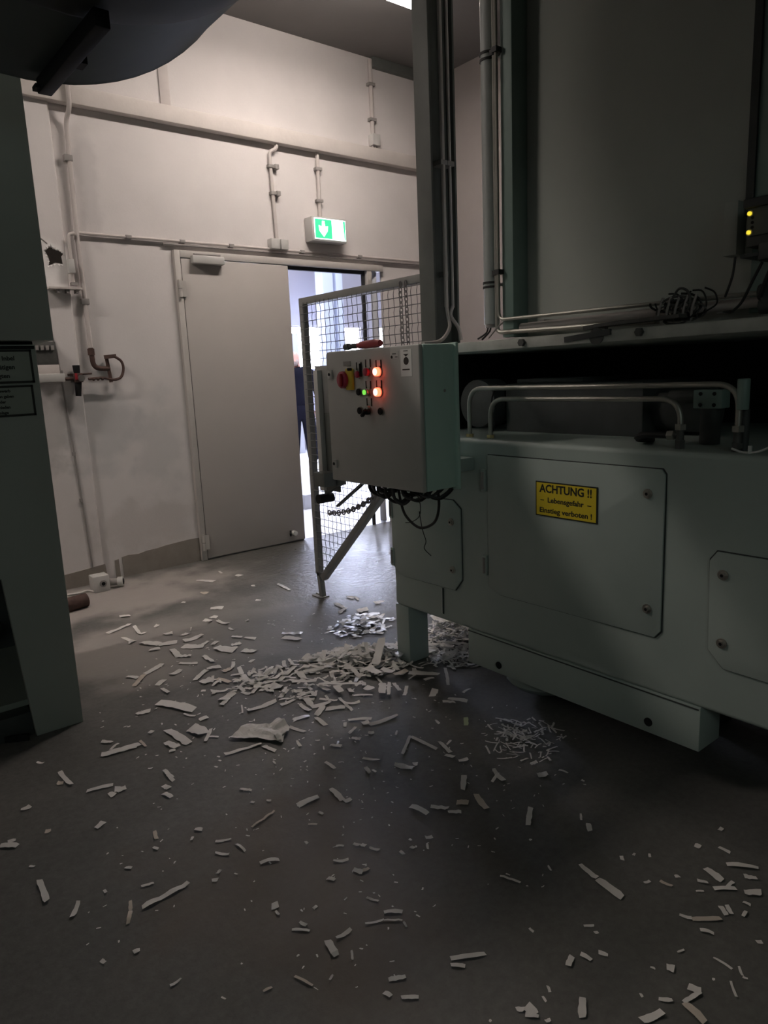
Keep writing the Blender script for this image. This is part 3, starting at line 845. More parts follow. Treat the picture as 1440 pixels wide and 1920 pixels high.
# ================================================================== COLUMN AND RIGHT WALL SERVICES
co = thing('steel_column', (2.415, 2.56, 1.53), 'dark steel column rising behind the control box', 'column')
c_ = MB()
c_.box(2.338, 2.50, 1.535, 2.350, 2.60, 4.08)
c_.box(2.486, 2.50, 1.535, 2.498, 2.60, 4.08)
c_.box(2.350, 2.545, 1.535, 2.486, 2.555, 4.08)
c_.build('column_profile', 'column', co, 0.002)
for x, z0, lab in ((2.404, 1.70, 'left light grey conduit running up the dark column'), (2.447, 1.70, 'right thinner conduit running up the dark column')):
    r = 0.010 if x < 2.42 else 0.007
    o = MB().cyl((x, 2.492, z0), (x, 2.492, 4.08), r, 8).build('conduit', 'conduit')
    tag(o, lab, 'conduit')
    for z in (2.32, 3.2):
        MB().box(x - 0.02, 2.482, z, x + 0.02, 2.545, z + 0.02).build('clip', 'clip', o)
for pts, lab in (([(2.404, 2.492, 1.705), (2.41, 2.49, 1.66), (2.37, 2.44, 1.60), (2.18, 2.30, 1.535), (1.985, 2.2, 1.518)], 'left grey cable leaving the column conduit down onto the control box'),
                 ([(2.447, 2.492, 1.705), (2.43, 2.49, 1.66), (2.45, 2.46, 1.60), (2.455, 2.45, 1.545)], 'right grey cable leaving the column conduit behind the control box')):
    tag(MB().tube(smooth_path(pts, 6), 0.0085, 8).build('cable', 'conduit'), lab, 'cable')
dp = MB().cyl((2.42, 2.221, 1.60), (2.42, 2.221, 4.08), 0.034, 20).build('drain_pipe', 'drain')
tag(dp, 'thick grey drain pipe standing on the pale strip of right wall', 'pipe')
MB().cyl((2.42, 2.221, 1.585), (2.42, 2.221, 1.64), 0.029, 16).build('pipe_end', 'clip', dp)
for z in (1.752, 1.77, 2.655, 2.68):
    MB().cyl((2.42, 2.221, z), (2.42, 2.221, z + 0.009), 0.038, 20).build('clamp_ring', 'rubber', dp)
for z in (1.756, 2.66):
    MB().box(2.42, 2.14, z, 2.435, 2.20, z + 0.012).build('clamp_arm', 'clip', dp)
for i, pts in enumerate(([(2.41, 2.235, 1.60), (2.41, 2.245, 1.565), (2.40, 2.29, 1.54)], [(2.42, 2.23, 1.60), (2.42, 2.235, 1.57), (2.40, 2.265, 1.535)])):
    MB().tube(smooth_path(pts, 4), 0.004, 6).build('wire', 'rubber', dp)
gp_ = MB().box(2.405, 2.084, 1.537, 2.50, 2.145, 4.08).build('steel_post', 'green', None, 0.003)
tag(gp_, 'green painted steel post between the drain pipe and the dark wall', 'post')
zz = 1.612
for nm, r, y, zl, y2, z2, rr, lab in (('conduit', 0.0075, 2.150, 1.612, 1.0, 1.602, 0.035, 'upper thin steel conduit running down then along the dark right wall'),
                                  ('conduit', 0.0095, 2.172, 1.560, 1.42, 1.546, 0.03, 'lower steel conduit turning along the foot of the right wall')):
    xx = 2.386 if y < 2.16 else 2.40
    o = MB().tube(round_path([(xx, y, 4.08), (xx, y, zl), (xx, y2, z2)], rr, 8), r, 8).build(nm, 'tube')
    tag(o, lab, 'conduit')
    for z in (1.80, 2.66):
        MB().box(xx - 0.014, y - 0.014, z, 2.405, y + 0.014, z + 0.02).build('clip', 'rubber', o)
o = MB().cyl((2.44, 2.07, 1.575), (2.44, 0.98, 1.580), 0.017, 12).build('wall_pipe', 'conduit')
tag(o, 'thick pale pipe between the two thin conduits along the right wall', 'pipe')
for y in (1.95, 1.2):
    MB().box(2.44, y, 1.555, 2.503, y + 0.02, 1.598).build('clip', 'clip', o)
vl = thing('pipe_valve', (2.40, 1.03, 1.54), 'dark round valve with flanges at the right end of the wall pipe', 'valve')
for y, z in ((1.035, 1.605), (1.03, 1.563)):
    MB().cyl((2.40, y + 0.03, z), (2.40, y - 0.03, z), 0.026, 14).build('valve_body', 'machine_dark', vl, 0.004)
MB().cyl((2.375, 1.03, 1.585), (2.43, 1.03, 1.585), 0.02, 10).build('valve_stem', 'machine_dark', vl)
o = MB().bar((2.34, 1.62, 1.545), (2.33, 1.28, 1.552), 0.05, 0.012).build('flat_bar', 'grime')
tag(o, 'dark flat bar lying on the hood below the wall pipes', 'bar')
o = MB().bar((2.33, 1.67, 1.54), (2.36, 1.52, 1.55), 0.03, 0.015).build('lever', 'grime')
tag(o, 'short dark lever lying left of the flat bar on the hood', 'lever')
MB().cyl((2.352, 1.6, 1.532), (2.352, 1.6, 1.545), 0.016, 8).build('pivot', 'clip', o)
def cbl(pts, r, lab, m='rubber'):
    tag(MB().tube(smooth_path(pts, 6), r, 6).build('cable', m), lab, 'cable')
cbl([(2.36, 1.128, 1.72), (2.36, 1.135, 1.66), (2.37, 1.16, 1.60)], 0.004, 'thin black cable hanging straight from the wall box to the pipes')
cbl([(2.35, 1.04, 1.69), (2.36, 1.07, 1.64), (2.36, 1.10, 1.58), (2.34, 1.12, 1.55)], 0.0045, 'black cable right of the hanging one slanting down to the hood')
bundle = thing('cable_bundle', (2.37, 1.3, 1.54), 'tangle of dark cables tied around the wall pipes', 'cables')
random.seed(11)
for k in range(13):
    yc = random.uniform(1.22, 1.40); ry = random.uniform(0.03, 0.09); rz = random.uniform(0.02, 0.045); zc = random.uniform(1.565, 1.605)
    a0 = random.uniform(0, 3); sp_ = random.uniform(3.2, 6.5)
    pts = [(2.365 + random.uniform(-.01, .01), yc + ry * math.cos(a0 + sp_ * t / 9), zc + rz * math.sin(a0 + sp_ * t / 9)) for t in range(10)]
    MB().tube(smooth_path(pts, 3), random.choice((0.003, 0.004, 0.0045)), 5).build('cable', random.choice(('rubber', 'rubber', 'grime')), bundle)
for k in range(5):
    y = 1.25 + k * 0.03
    MB().tube(smooth_path([(2.36, y, 1.62), (2.355, y + 0.012, 1.575), (2.365, y + 0.02, 1.535)], 3), 0.005, 5).build('tie', 'clip', bundle)
cbl([(2.37, 2.11, 1.60), (2.35, 2.13, 1.575), (2.33, 2.16, 1.535)], 0.004, 'small wire stub curling off the conduit beside the green post', 'clip')
# junction box at the right edge
jx = thing('signal_box', (2.4, 1.03, 1.69), 'grey box with two yellow lights at the right edge', 'box')
MB().box(2.31, 0.92, 1.735, 2.50, 1.075, 1.845).build('box_body', 'grime', jx, 0.004)
MB().box(2.30, 0.93, 1.765, 2.311, 1.07, 1.845).build('front_plate', 'column', jx, 0.002)
MB().box(2.29, 0.92, 1.845, 2.50, 1.08, 1.872).build('lid', 'machine_dark', jx, 0.004)
MB().cyl((2.33, 0.99, 1.69), (2.33, 0.99, 1.74), 0.05, 16).build('plug', 'machine_dark', jx, 0.004)
MB().box(2.30, 0.925, 1.705, 2.50, 1.085, 1.715).build('base_bracket', 'machine_dark', jx)
for z in (1.829, 1.775):
    b = MB().cyl((2.300, 1.060, z), (2.291, 1.060, z), 0.0062, 12).build('signal_light', 'led_yellow', jx)
    MB().cyl((2.300, 1.060, z), (2.296, 1.060, z), 0.0095, 12).build('bezel', 'clip', b)
for z in (1.817, 1.803, 1.789):
    MB().cyl((2.2995, 1.053, z), (2.2985, 1.053, z), 0.0045, 10).build('hole', 'black', jx)
MB().tube(smooth_path([(2.33, 1.03, 1.872), (2.34, 1.0, 1.885), (2.36, 0.95, 1.91), (2.40, 0.90, 1.95)], 4), 0.006, 6).build('lead', 'rubber', jx)
MB().tube(smooth_path([(2.33, 0.99, 1.69), (2.35, 1.02, 1.65), (2.37, 1.05, 1.59)], 4), 0.008, 6).build('lead', 'rubber', jx)
# panel seam at the right edge
struct('trim_5', MB().box(2.482, 1.138, 1.86, 2.5015, 1.163, 4.08), 'machine_dark')
struct('trim_6', MB().box(2.488, -2.0, 1.55, 2.5015, 1.137, 4.08), 'green', 0.003)
o = MB().box(2.44, 1.165, 1.737, 2.502, 1.21, 1.905).build('mount_board', 'wall_grey', None, 0.002)
tag(o, 'narrow grey board on the wall left of the yellow lights', 'board')

# ================================================================== CONTROL CABINET
cc = thing('control_cabinet', (1.9, 2.3, 0.92), 'grey control box with glowing red lamps in front of the guard', 'cabinet')
MB().box(1.826, 2.022, 0.945, 1.985, 2.628, 1.507).build('cabinet_body', 'cab_side', cc, 0.006)
MB().box(1.985, 2.012, 0.935, 2.0, 2.64, 1.512).build('back_flange', 'cab_side', cc, 0.003)
dr = MB().prism([(2.018, 0.944), (2.632, 0.944), (2.632, 1.497), (2.622, 1.507), (2.018, 1.507)], 0, 1.80, 1.820).build('cabinet_door', 'cab', cc, 0.006, segs=3)
MB().box(1.8195, 2.03, 0.955, 1.8265, 2.62, 1.495).build('door_seal', 'black', cc)
for z in (1.411, 1.02):
    l = MB().box(1.791, 2.584, z - 0.019, 1.80, 2.610, z + 0.019).build('lock', 'pvc', dr, 0.003)
    MB().cyl((1.7912, 2.60, z), (1.789, 2.60, z), 0.007, 12).build('key_hole', 'black', l)
# main switch
ms = MB().box(1.788, 2.427, 1.342, 1.80, 2.480, 1.432).build('main_switch', 'yellow', dr, 0.006)
MB().cyl((1.80, 2.492, 1.386), (1.777, 2.492, 1.386), 0.036, 24).build('rotary_dial', 'red_lens', ms, 0.004)
MB().box(1.766, 2.482, 1.358, 1.778, 2.500, 1.412).build('switch_grip', 'red', ms, 0.004)
MB().cyl((1.788, 2.432, 1.428), (1.770, 2.432, 1.428), 0.006, 8).build('pin', 'black', ms)
MB().box(1.798, 2.45, 1.442, 1.8001, 2.50, 1.462).build('switch_label', 'clip', dr)
def plate_frame(y, z):
    f = MB()
    f.box(1.796, y - 0.0165, z + 0.014, 1.80, y - 0.0135, z + 0.046)
    f.box(1.796, y + 0.0135, z + 0.014, 1.80, y + 0.0165, z + 0.046)
    h = f.build('label_holder', 'black', dr)
    MB().box(1.7985, y - 0.0132, z + 0.022, 1.7995, y + 0.0132, z + 0.045).build('label_card', 'pvc', h)
def button(y, z, m, r=0.0155, dep=0.010, name='push_button'):
    b = MB().cyl((1.80, y, z), (1.794, y, z), r + 0.003, 20)
    o = b.build(name, 'steel', dr)
    MB().cyl((1.794, y, z), (1.794 - dep, y, z), r, 20).build('lens', m, o, 0.003)
    return o
plate_frame(2.391, 1.409); plate_frame(2.329, 1.418); plate_frame(2.260, 1.413)
plate_frame(2.332, 1.332); plate_frame(2.262, 1.333); plate_frame(2.331, 1.262)
pb = button(2.394, 1.406, 'red_lens', 0.0145)
MB().box(1.789, 2.374, 1.396, 1.80, 2.380, 1.45).build('flap', 'black', dr, 0.002)
button(2.329, 1.414, 'red_lens', 0.0165, 0.014)
for y, z in ((2.260, 1.413), (2.262, 1.333)):
    b = button(y, z, 'led_red', 0.0175, 0.016, 'pilot_lamp')
    b['label'] = 'pilot lamp glowing bright orange red'
    MB().cyl((1.7785, y, z), (1.7765, y, z), 0.0135, 18).build('lamp_core', 'led_core', b)
b = button(2.333, 1.333, 'steel', 0.0145, 0.014)
MB().cyl((1.7795, 2.338, 1.333), (1.777, 2.338, 1.333), 0.0105, 16).build('green_lens', 'led_green', b)
for y, z in ((2.394, 1.334), (2.393, 1.257), (2.254, 1.256)):
    button(y, z, 'black', 0.0145, 0.006, 'blanking_plug')
kb = button(2.331, 1.255, 'black', 0.0135, 0.018, 'selector_switch')
MB().bar((1.772, 2.325, 1.262), (1.772, 2.352, 1.236), 0.012, 0.016, (1, 0, 0)).build('selector_lever', 'black', kb, 0.003)
MB().cyl((1.79, 2.322, 1.272), (1.776, 2.322, 1.272), 0.008, 10).build('key', 'steel', kb)
st = MB().box(1.7985, 2.060, 1.390, 1.80, 2.124, 1.492).build('instruction_sticker', 'sticker', dr)
MB().cyl((1.7984, 2.091, 1.448), (1.7976, 2.091, 1.448), 0.0145, 24).build('black_disc', 'ink', st)
MB().prism([(2.106, 1.474), (2.077, 1.474), (2.0915, 1.464)], 0, 1.7976, 1.7984).build('triangle', 'ink', st)
MB().box(1.7976, 2.072, 1.4135, 1.7984, 2.114, 1.4185).build('black_bar', 'ink', st)
MB().box(1.7976, 2.08, 1.484, 1.7984, 2.105, 1.487).build('black_bar', 'ink', st)
s2 = MB().box(1.7985, 2.137, 1.458, 1.80, 2.186, 1.487).build('small_sticker', 'pvc', dr)
MB().cyl((1.7984, 2.176, 1.466), (1.7976, 2.176, 1.466), 0.006, 12).build('dot', 'ink', s2)
MB().box(1.7976, 2.15, 1.476, 1.7984, 2.172, 1.479).build('dash', 'ink', s2)
MB().box(1.7976, 2.142, 1.464, 1.7984, 2.156, 1.467).build('dash', 'ink', s2)
MB().box(2.0, 2.055, 0.995, 2.12, 2.13, 1.05).build('bracket', 'machine', cc, 0.003)
MB().cyl((1.93, 2.0225, 1.33), (1.93, 2.020, 1.33), 0.006, 10).build('side_screw', 'clip', cc)
# cables below the cabinet
random.seed(5)
for k in range(16):
    x = 1.90 + random.uniform(-0.05, 0.05)
    y = 2.50 - k * 0.026 + random.uniform(-0.01, 0.01)
    dz = random.uniform(0.045, 0.085)
    dy = random.uniform(0.05, 0.11)
    pts = [(x, y, 0.95), (x - 0.005, y - 0.012, 0.95 - dz * 0.7), (x + 0.02, y - dy * 0.6, 0.95 - dz), (x + 0.05, y - dy, 0.95 - dz * 0.55), (x + 0.06, y - dy - 0.02, 0.95)]
    MB().tube(smooth_path(pts, 4), random.choice((0.005, 0.0065, 0.0075)), 6).build('cable', 'rubber', cc)
for k in range(7):
    y = 2.46 - k * 0.055
    MB().cyl((1.92, y, 0.947), (1.92, y, 0.915), 0.012, 10).build('cable_gland', 'black', cc)
lp = [(1.92, 2.315, 0.945), (1.93, 2.318, 0.88), (1.95, 2.31, 0.80), (1.97, 2.26, 0.752), (1.98, 2.21, 0.753), (1.98, 2.15, 0.79), (1.97, 2.115, 0.86), (1.95, 2.10, 0.945)]
MB().tube(smooth_path(lp, 6), 0.006, 7).build('cable_loop', 'rubber', cc)
MB().tube(smooth_path([(1.93, 2.22, 0.93), (1.95, 2.21, 0.86), (1.97, 2.24, 0.80), (1.98, 2.30, 0.765), (1.98, 2.345, 0.755)], 4), 0.002, 5).build('thin_wire', 'rubber', cc)
MB().tube(smooth_path([(1.97, 2.24, 0.82), (1.98, 2.235, 0.74), (1.985, 2.22, 0.69), (1.985, 2.232, 0.655), (1.985, 2.19, 0.63)], 4), 0.002, 5).build('thin_wire', 'rubber', cc)
# upright mounting rail behind the cabinet's left edge
mr_ = thing('mounting_rail', (2.3, 3.42, 0.64), 'upright beige rail with a latch behind the control box', 'rail')
MB().box(2.302, 3.28, 1.20, 2.312, 3.485, 1.462).build('rail_plate', 'guard', mr_, 0.002)
MB().box(2.302, 3.30, 0.75, 2.312, 3.42, 1.20).build('rail_edge', 'column', mr_)
MB().box(2.27, 3.415, 0.75, 2.302, 3.455, 1.440).build('rail_flange', 'pvc', mr_, 0.002)
MB().box(2.20, 3.30, 0.79, 2.285, 3.41, 0.87).build('latch_plate', 'column', mr_, 0.004)
MB().prism([(3.44, 0.72), (3.27, 0.80), (3.24, 0.92), (3.30, 0.94), (3.45, 0.80)], 0, 2.29, 2.32).build('latch_arm', 'column', mr_, 0.003)
MB().cyl((2.25, 3.45, 0.70), (2.35, 3.45, 0.70), 0.028, 12).build('latch_pin', 'black', mr_)
MB().bar((2.31, 3.36, 0.79), (2.395, 3.40, 0.79), 0.05, 0.03).build('rail_arm', 'guard', mr_)
MB().bar((2.31, 3.40, 1.38), (2.395, 3.40, 1.38), 0.04, 0.03).build('rail_arm', 'guard', mr_)
# red tool on the cabinet
tl = thing('red_tool', (1.86, 2.40, 1.515), 'red and black hand tool lying on the control box', 'tool')
MB().tube([(1.905, 2.375, 1.531), (1.905, 2.41, 1.531), (1.905, 2.50, 1.530), (1.905, 2.53, 1.529)], [0.014, 0.018, 0.016, 0.012], 12).build('grip', 'red', tl)
MB().cyl((1.905, 2.53, 1.529), (1.905, 2.60, 1.528), 0.0115, 12).build('tool_head', 'rubber', tl)
MB().cyl((1.905, 2.595, 1.528), (1.905, 2.625, 1.528), 0.0145, 12).build('tool_tip', 'machine_dark', tl)

# ================================================================== MESH GUARD
g = thing('mesh_guard', (2.42, 3.74, 0), 'grey wire mesh guard on a post beside the open door', 'guard')
GX = 2.42
YA, YB, ZT = 3.745, 2.64, 1.872
MB().box(GX - 0.02, YA - 0.02, 0.155, GX + 0.02, YA + 0.02, ZT).build('post', 'guard', g, 0.003)
MB().box(GX - 0.02, YB, ZT - 0.04, GX + 0.02, YA - 0.02, ZT).build('top_rail', 'guard', g, 0.003)
MB().box(GX - 0.012, YB - 0.012, 0.72, GX + 0.012, YB + 0.012, ZT - 0.04).build('end_bar', 'guard', g, 0.002)
MB().bar((GX, 3.70, 0.135), (GX, 2.70, 1.085), 0.04, 0.045, (1, 0, 0)).build('brace', 'guard', g, 0.003)
MB().bar((GX, 3.755, 0.20), (GX - 0.005, 3.79, 0.06), 0.034, 0.03, (1, 0, 0)).build('foot_knee', 'guard', g, 0.003) if False else None
MB().bar((GX, 3.742, 0.165), (GX + 0.002, 3.728, 0.006), 0.032, 0.034, (1, 0, 0)).build('foot', 'guard', g, 0.002)
fp = MB().box(GX - 0.035, 3.70, 0, GX + 0.035, 3.80, 0.008).build('foot_plate', 'guard', g, 0.002)
for y in (3.77, 3.79):
    MB().cyl((GX, y, 0.008), (GX, y, 0.018), 0.008, 6).build('anchor_bolt', 'steel', fp)
MB().cyl((GX - 0.022, 3.735, 0.158), (GX - 0.024, 3.735, 0.158), 0.012, 10).build('pivot_hole', 'black', g)
MB().box(GX - 0.01, 2.50, ZT - 0.035, GX + 0.01, YB, ZT - 0.01).build('column_tab', 'guard', g)
wm = MB()
def brace_z(y):
    return 0.135 + (3.70 - y) / 1.0 * 0.95
pitch = 0.0445
k = 0
y = YA - 0.03
while y > YB + 0.01:
    z0 = max(brace_z(y), 0.13)
    pts = []
    nz_ = max(2, int((ZT - 0.03 - z0) / (pitch / 2)))
    for i in range(nz_ + 1):
        z = z0 + (ZT - 0.03 - z0) * i / nz_
        pts.append((GX - 0.02 + (0.0018 if (i // 2 + k) % 2 else -0.0018), y + (0.0012 if i % 2 else -0.0012), z))
    wm.tube(pts, 0.0021, 4, caps=False)
    y -= pitch
    k += 1
k = 0
z = ZT - 0.05
while z > 0.16:
    yb = YB
    if z < brace_z(YB):
        yb = 3.70 - (z - 0.135) / 0.95
    wm.tube([(GX - 0.022, YA + 0.0, z), (GX - 0.022, yb, z)], 0.0021, 4, caps=False)
    z -= pitch
wmo = wm.build('wire_mesh', 'wire', g)
wmo['kind'] = 'stuff'

def chain(name, p0, p1, sag, n, label, r=0.0115, w=0.0032):
    t = MB()
    p0, p1 = Vector(p0), Vector(p1)
    for i in range(n):
        a, b = i / n, (i + 1) / n
        q0 = p0.lerp(p1, a) + Vector((0, 0, -sag * 4 * a * (1 - a)))
        q1 = p0.lerp(p1, b) + Vector((0, 0, -sag * 4 * b * (1 - b)))
        d = (q1 - q0)
        L = d.length
        d.normalize()
        side = d.cross(Vector((0, 0, 1)))
        if side.length < 0.01: side = Vector((0, 1, 0))
        side.normalize()
        other = d.cross(side)
        u = side if i % 2 else other
        mid = (q0 + q1) / 2
        pts = [mid + d * (L * 0.68 * math.cos(2 * math.pi * j / 12)) + u * (r * math.sin(2 * math.pi * j / 12)) for j in range(12)]
        t.tube(pts, w, 5, closed=True)
    o = t.build(name, 'chain')
    return tag(o, label, 'chain')

chain('chain', (2.39, 3.56, 0.585), (2.36, 2.97, 0.80), 0.045, 22, 'steel chain sagging from the guard post under the control box', 0.014, 0.0052)
chain('chain', (2.395, 2.81, 1.85), (2.395, 2.80, 1.36), 0.0, 20, 'left strand of chain hanging down the guard mesh', 0.009, 0.0026)
chain('chain', (2.395, 2.77, 1.85), (2.395, 2.755, 1.36), 0.0, 20, 'right strand of chain hanging down the guard mesh', 0.009, 0.0026)
o = MB().bar((2.40, 3.47, 0.635), (2.37, 3.10, 0.845), 0.022, 0.012).build('latch_rod', 'column')
tag(o, 'dark slanting rod above the sagging chain behind the guard', 'rod')
MB().cyl((2.382, 3.25, 0.76), (2.376, 3.18, 0.80), 0.011, 8).build('rod_sleeve', 'black', o)

# ================================================================== FAR ROOM
YF = 12.0
fw = MB()
wins = [(5.3, 6.7), (7.30, 8.255), (8.60, 9.12), (9.6, 10.6)]
zs0, zs1 = 1.58, 2.40
fw.box(-3, YF, 0, 12, YF + 0.2, zs0)
fw.box(-3, YF, zs1, 12, YF + 0.2, 5.0)
xs = [-3] + [v for w_ in wins for v in w_] + [12]
for i in range(0, len(xs), 2):
    fw.box(xs[i], YF, zs0, xs[i + 1], YF + 0.2, zs1)
struct('wall_far', fw, 'far_wall')
for i, (a, b) in enumerate(wins):
    w_ = MB().box(a, YF + 0.06, zs0, b, YF + 0.09, zs1).build('window_%d' % (i + 1), 'window')
    w_['kind'] = 'structure'
    f_ = MB()
    f_.box(a, YF + 0.02, zs0, a + 0.03, YF + 0.06, zs1)
    f_.box(b - 0.03, YF + 0.02, zs0, b, YF + 0.06, zs1)
    f_.box(a + 0.03, YF + 0.02, zs1 - 0.03, b - 0.03, YF + 0.06, zs1)
    f_.build('window_frame', 'far_wall', w_)
struct('wall_far_right', MB().box(12, 5.5, 0, 12.2, 12.2, 5.0), 'far_wall')
struct('wall_far_left', MB().box(-3.2, 5.5, 0, -3, 12.2, 5.0), 'far_wall')
struct('ceiling_far', MB().box(-3, 5.5, 5.0, 12, 12.2, 5.2), 'far_wall')
fc = MB().box(7.55, 11.0, 0, 7.78, 11.25, 5.0)
fc.box(7.84, 11.0, 0, 7.99, 11.25, 5.0)
fc.box(7.78, 11.1, 0, 7.84, 11.25, 5.0)
o = fc.build('far_column', 'far_column', None, 0.01)
tag(o, 'pale blue column in the bright room beyond the door', 'column')
o = MB().box(6.85, 11.5, 0, 7.28, 11.9, 2.22).build('far_cupboard', 'far_grey', None, 0.01)
tag(o, 'grey upright cupboard far behind the person in the next room', 'cupboard')
MB().box(7.06, 11.49, 0.1, 7.07, 11.5, 2.15).build('door_joint', 'clip', o)
o = MB().prism([(4.03, 0.0), (4.16, 0.0), (4.14, 0.155), (4.05, 0.155)], 1, 6.46, 6.58).build('floor_block', 'far_grey', None, 0.004)
tag(o, 'small grey block on the floor just beyond the door leaf', 'block')

# person, seen from behind, half hidden by the door leaf
def skin(name, joints, edges, m, parent, root=0, sub=2):
    bm2 = bmesh.new()
    lay = bm2.verts.layers.skin.verify()
    vs = []
    off = OFF[parent.name]
    for i, (x, y, z, r) in enumerate(joints):
        v = bm2.verts.new(Vector((x, y, z)) )
        rr = r if isinstance(r, tuple) else (r, r)
        v[lay].radius = rr
        v[lay].use_root = (i == root)
        vs.append(v)
    for a, b in edges:
        bm2.edges.new((vs[a], vs[b]))
    me = bpy.data.meshes.new(name)
    bm2.to_mesh(me)
    bm2.free()
    me.materials.append(M[m])
    o = bpy.data.objects.new(name, me)
    COL.objects.link(o)
    o.parent = parent
    OFF[o.name] = off.copy()
    o.modifiers.new('skin', 'SKIN').use_smooth_shade = True
    s_ = o.modifiers.new('sub', 'SUBSURF')
    s_.levels = s_.render_levels = sub
    return o

pe = thing('person', (5.87, 9.33, 0), 'person in dark navy clothes seen from behind through the doorway', 'person')
pe.rotation_euler = (0, 0, math.radians(-31))
OFF[pe.name] = Vector((0, 0, 0))
# local frame: x to the person's right side as we see it, y away from us
J = [(0, 0, 1.0, (0.13, 0.10)), (0, 0, 1.18, (0.135, 0.10)), (0, 0.01, 1.36, (0.15, 0.105)), (0, 0.01, 1.47, (0.11, 0.08)), (-0.02, 0.02, 1.56, 0.058),
     (-0.05, 0.035, 1.66, 0.088), (-0.055, 0.03, 1.745, 0.085), (-0.055, 0.03, 1.80, 0.045)]
E = [(0, 1), (1, 2), (2, 3), (3, 4), (4, 5), (5, 6), (6, 7)]
for s in (-1, 1):
    b0 = len(J)
    J += [(s * 0.10, 0, 0.93, 0.095), (s * 0.13, 0.02, 0.50, 0.060), (s * 0.14, 0.0, 0.28, 0.055), (s * 0.15, -0.01, 0.09, 0.038), (s * 0.16, 0.11, 0.045, 0.035)]
    E += [(0, b0), (b0, b0 + 1), (b0 + 1, b0 + 2), (b0 + 2, b0 + 3), (b0 + 3, b0 + 4)]
    a0 = len(J)
    J += [(s * 0.19, 0.01, 1.45, 0.062), (s * 0.29, -0.02, 1.18, 0.045), (s * 0.27, 0.10, 0.96, 0.034), (s * 0.25, 0.14, 0.90, (0.040, 0.018))]
    E += [(3, a0), (a0, a0 + 1), (a0 + 1, a0 + 2), (a0 + 2, a0 + 3)]
    for q in range(4):
        f0 = len(J)
        L = (0.070, 0.078, 0.074, 0.058)[q]
        fx_ = s * (0.25 - 0.027 + q * 0.018)
        J += [(fx_, 0.155, 0.865, 0.009), (fx_, 0.165, 0.865 - L * 0.5, 0.0085), (fx_, 0.158, 0.865 - L, 0.007)]
        E += [(a0 + 3, f0), (f0, f0 + 1), (f0 + 1, f0 + 2)]
    f0 = len(J)
    J += [(s * 0.215, 0.165, 0.88, 0.010), (s * 0.205, 0.185, 0.845, 0.008)]
    E += [(a0 + 3, f0), (f0, f0 + 1)]
skin('body', J, E, 'skin', pe)
sh = [(0, 0, 0.92, (0.20, 0.145)), (0, 0, 1.18, (0.195, 0.14)), (0, 0.01, 1.36, (0.21, 0.145)), (0, 0.01, 1.485, (0.18, 0.13)), (-0.01, 0.018, 1.56, 0.085)]
se = [(0, 1), (1, 2), (2, 3), (3, 4)]
for s in (-1, 1):
    b0 = len(sh)
    sh += [(s * 0.205, 0.01, 1.45, 0.105), (s * 0.30, -0.02, 1.16, 0.080), (s * 0.29, 0.03, 1.04, 0.072)]
    se += [(3, b0), (b0, b0 + 1), (b0 + 1, b0 + 2)]
skin('shirt', sh, se, 'navy', pe)
tr = [(0, 0, 1.06, (0.175, 0.13)), (0, 0, 0.92, (0.18, 0.135))]
te = [(0, 1)]
for s in (-1, 1):
    b0 = len(tr)
    tr += [(s * 0.10, 0, 0.85, 0.125), (s * 0.13, 0.02, 0.50, 0.105), (s * 0.145, 0.0, 0.25, 0.092), (s * 0.15, -0.005, 0.11, 0.085)]
    te += [(1, b0), (b0, b0 + 1), (b0 + 1, b0 + 2), (b0 + 2, b0 + 3)]
skin('trousers', tr, te, 'navy', pe)
for s in (-1, 1):
    skin('shoe', [(s * 0.15, -0.03, 0.045, 0.048), (s * 0.155, 0.08, 0.042, 0.048), (s * 0.165, 0.19, 0.036, 0.040)], [(0, 1), (1, 2)], 'shoe', pe)
skin('hair', [(-0.105, 0.0, 1.63, 0.045), (-0.08, -0.02, 1.64, 0.055), (-0.02, -0.02, 1.64, 0.055), (0.005, 0.0, 1.63, 0.045)], [(0, 1), (1, 2), (2, 3)], 'hair', pe, 1)

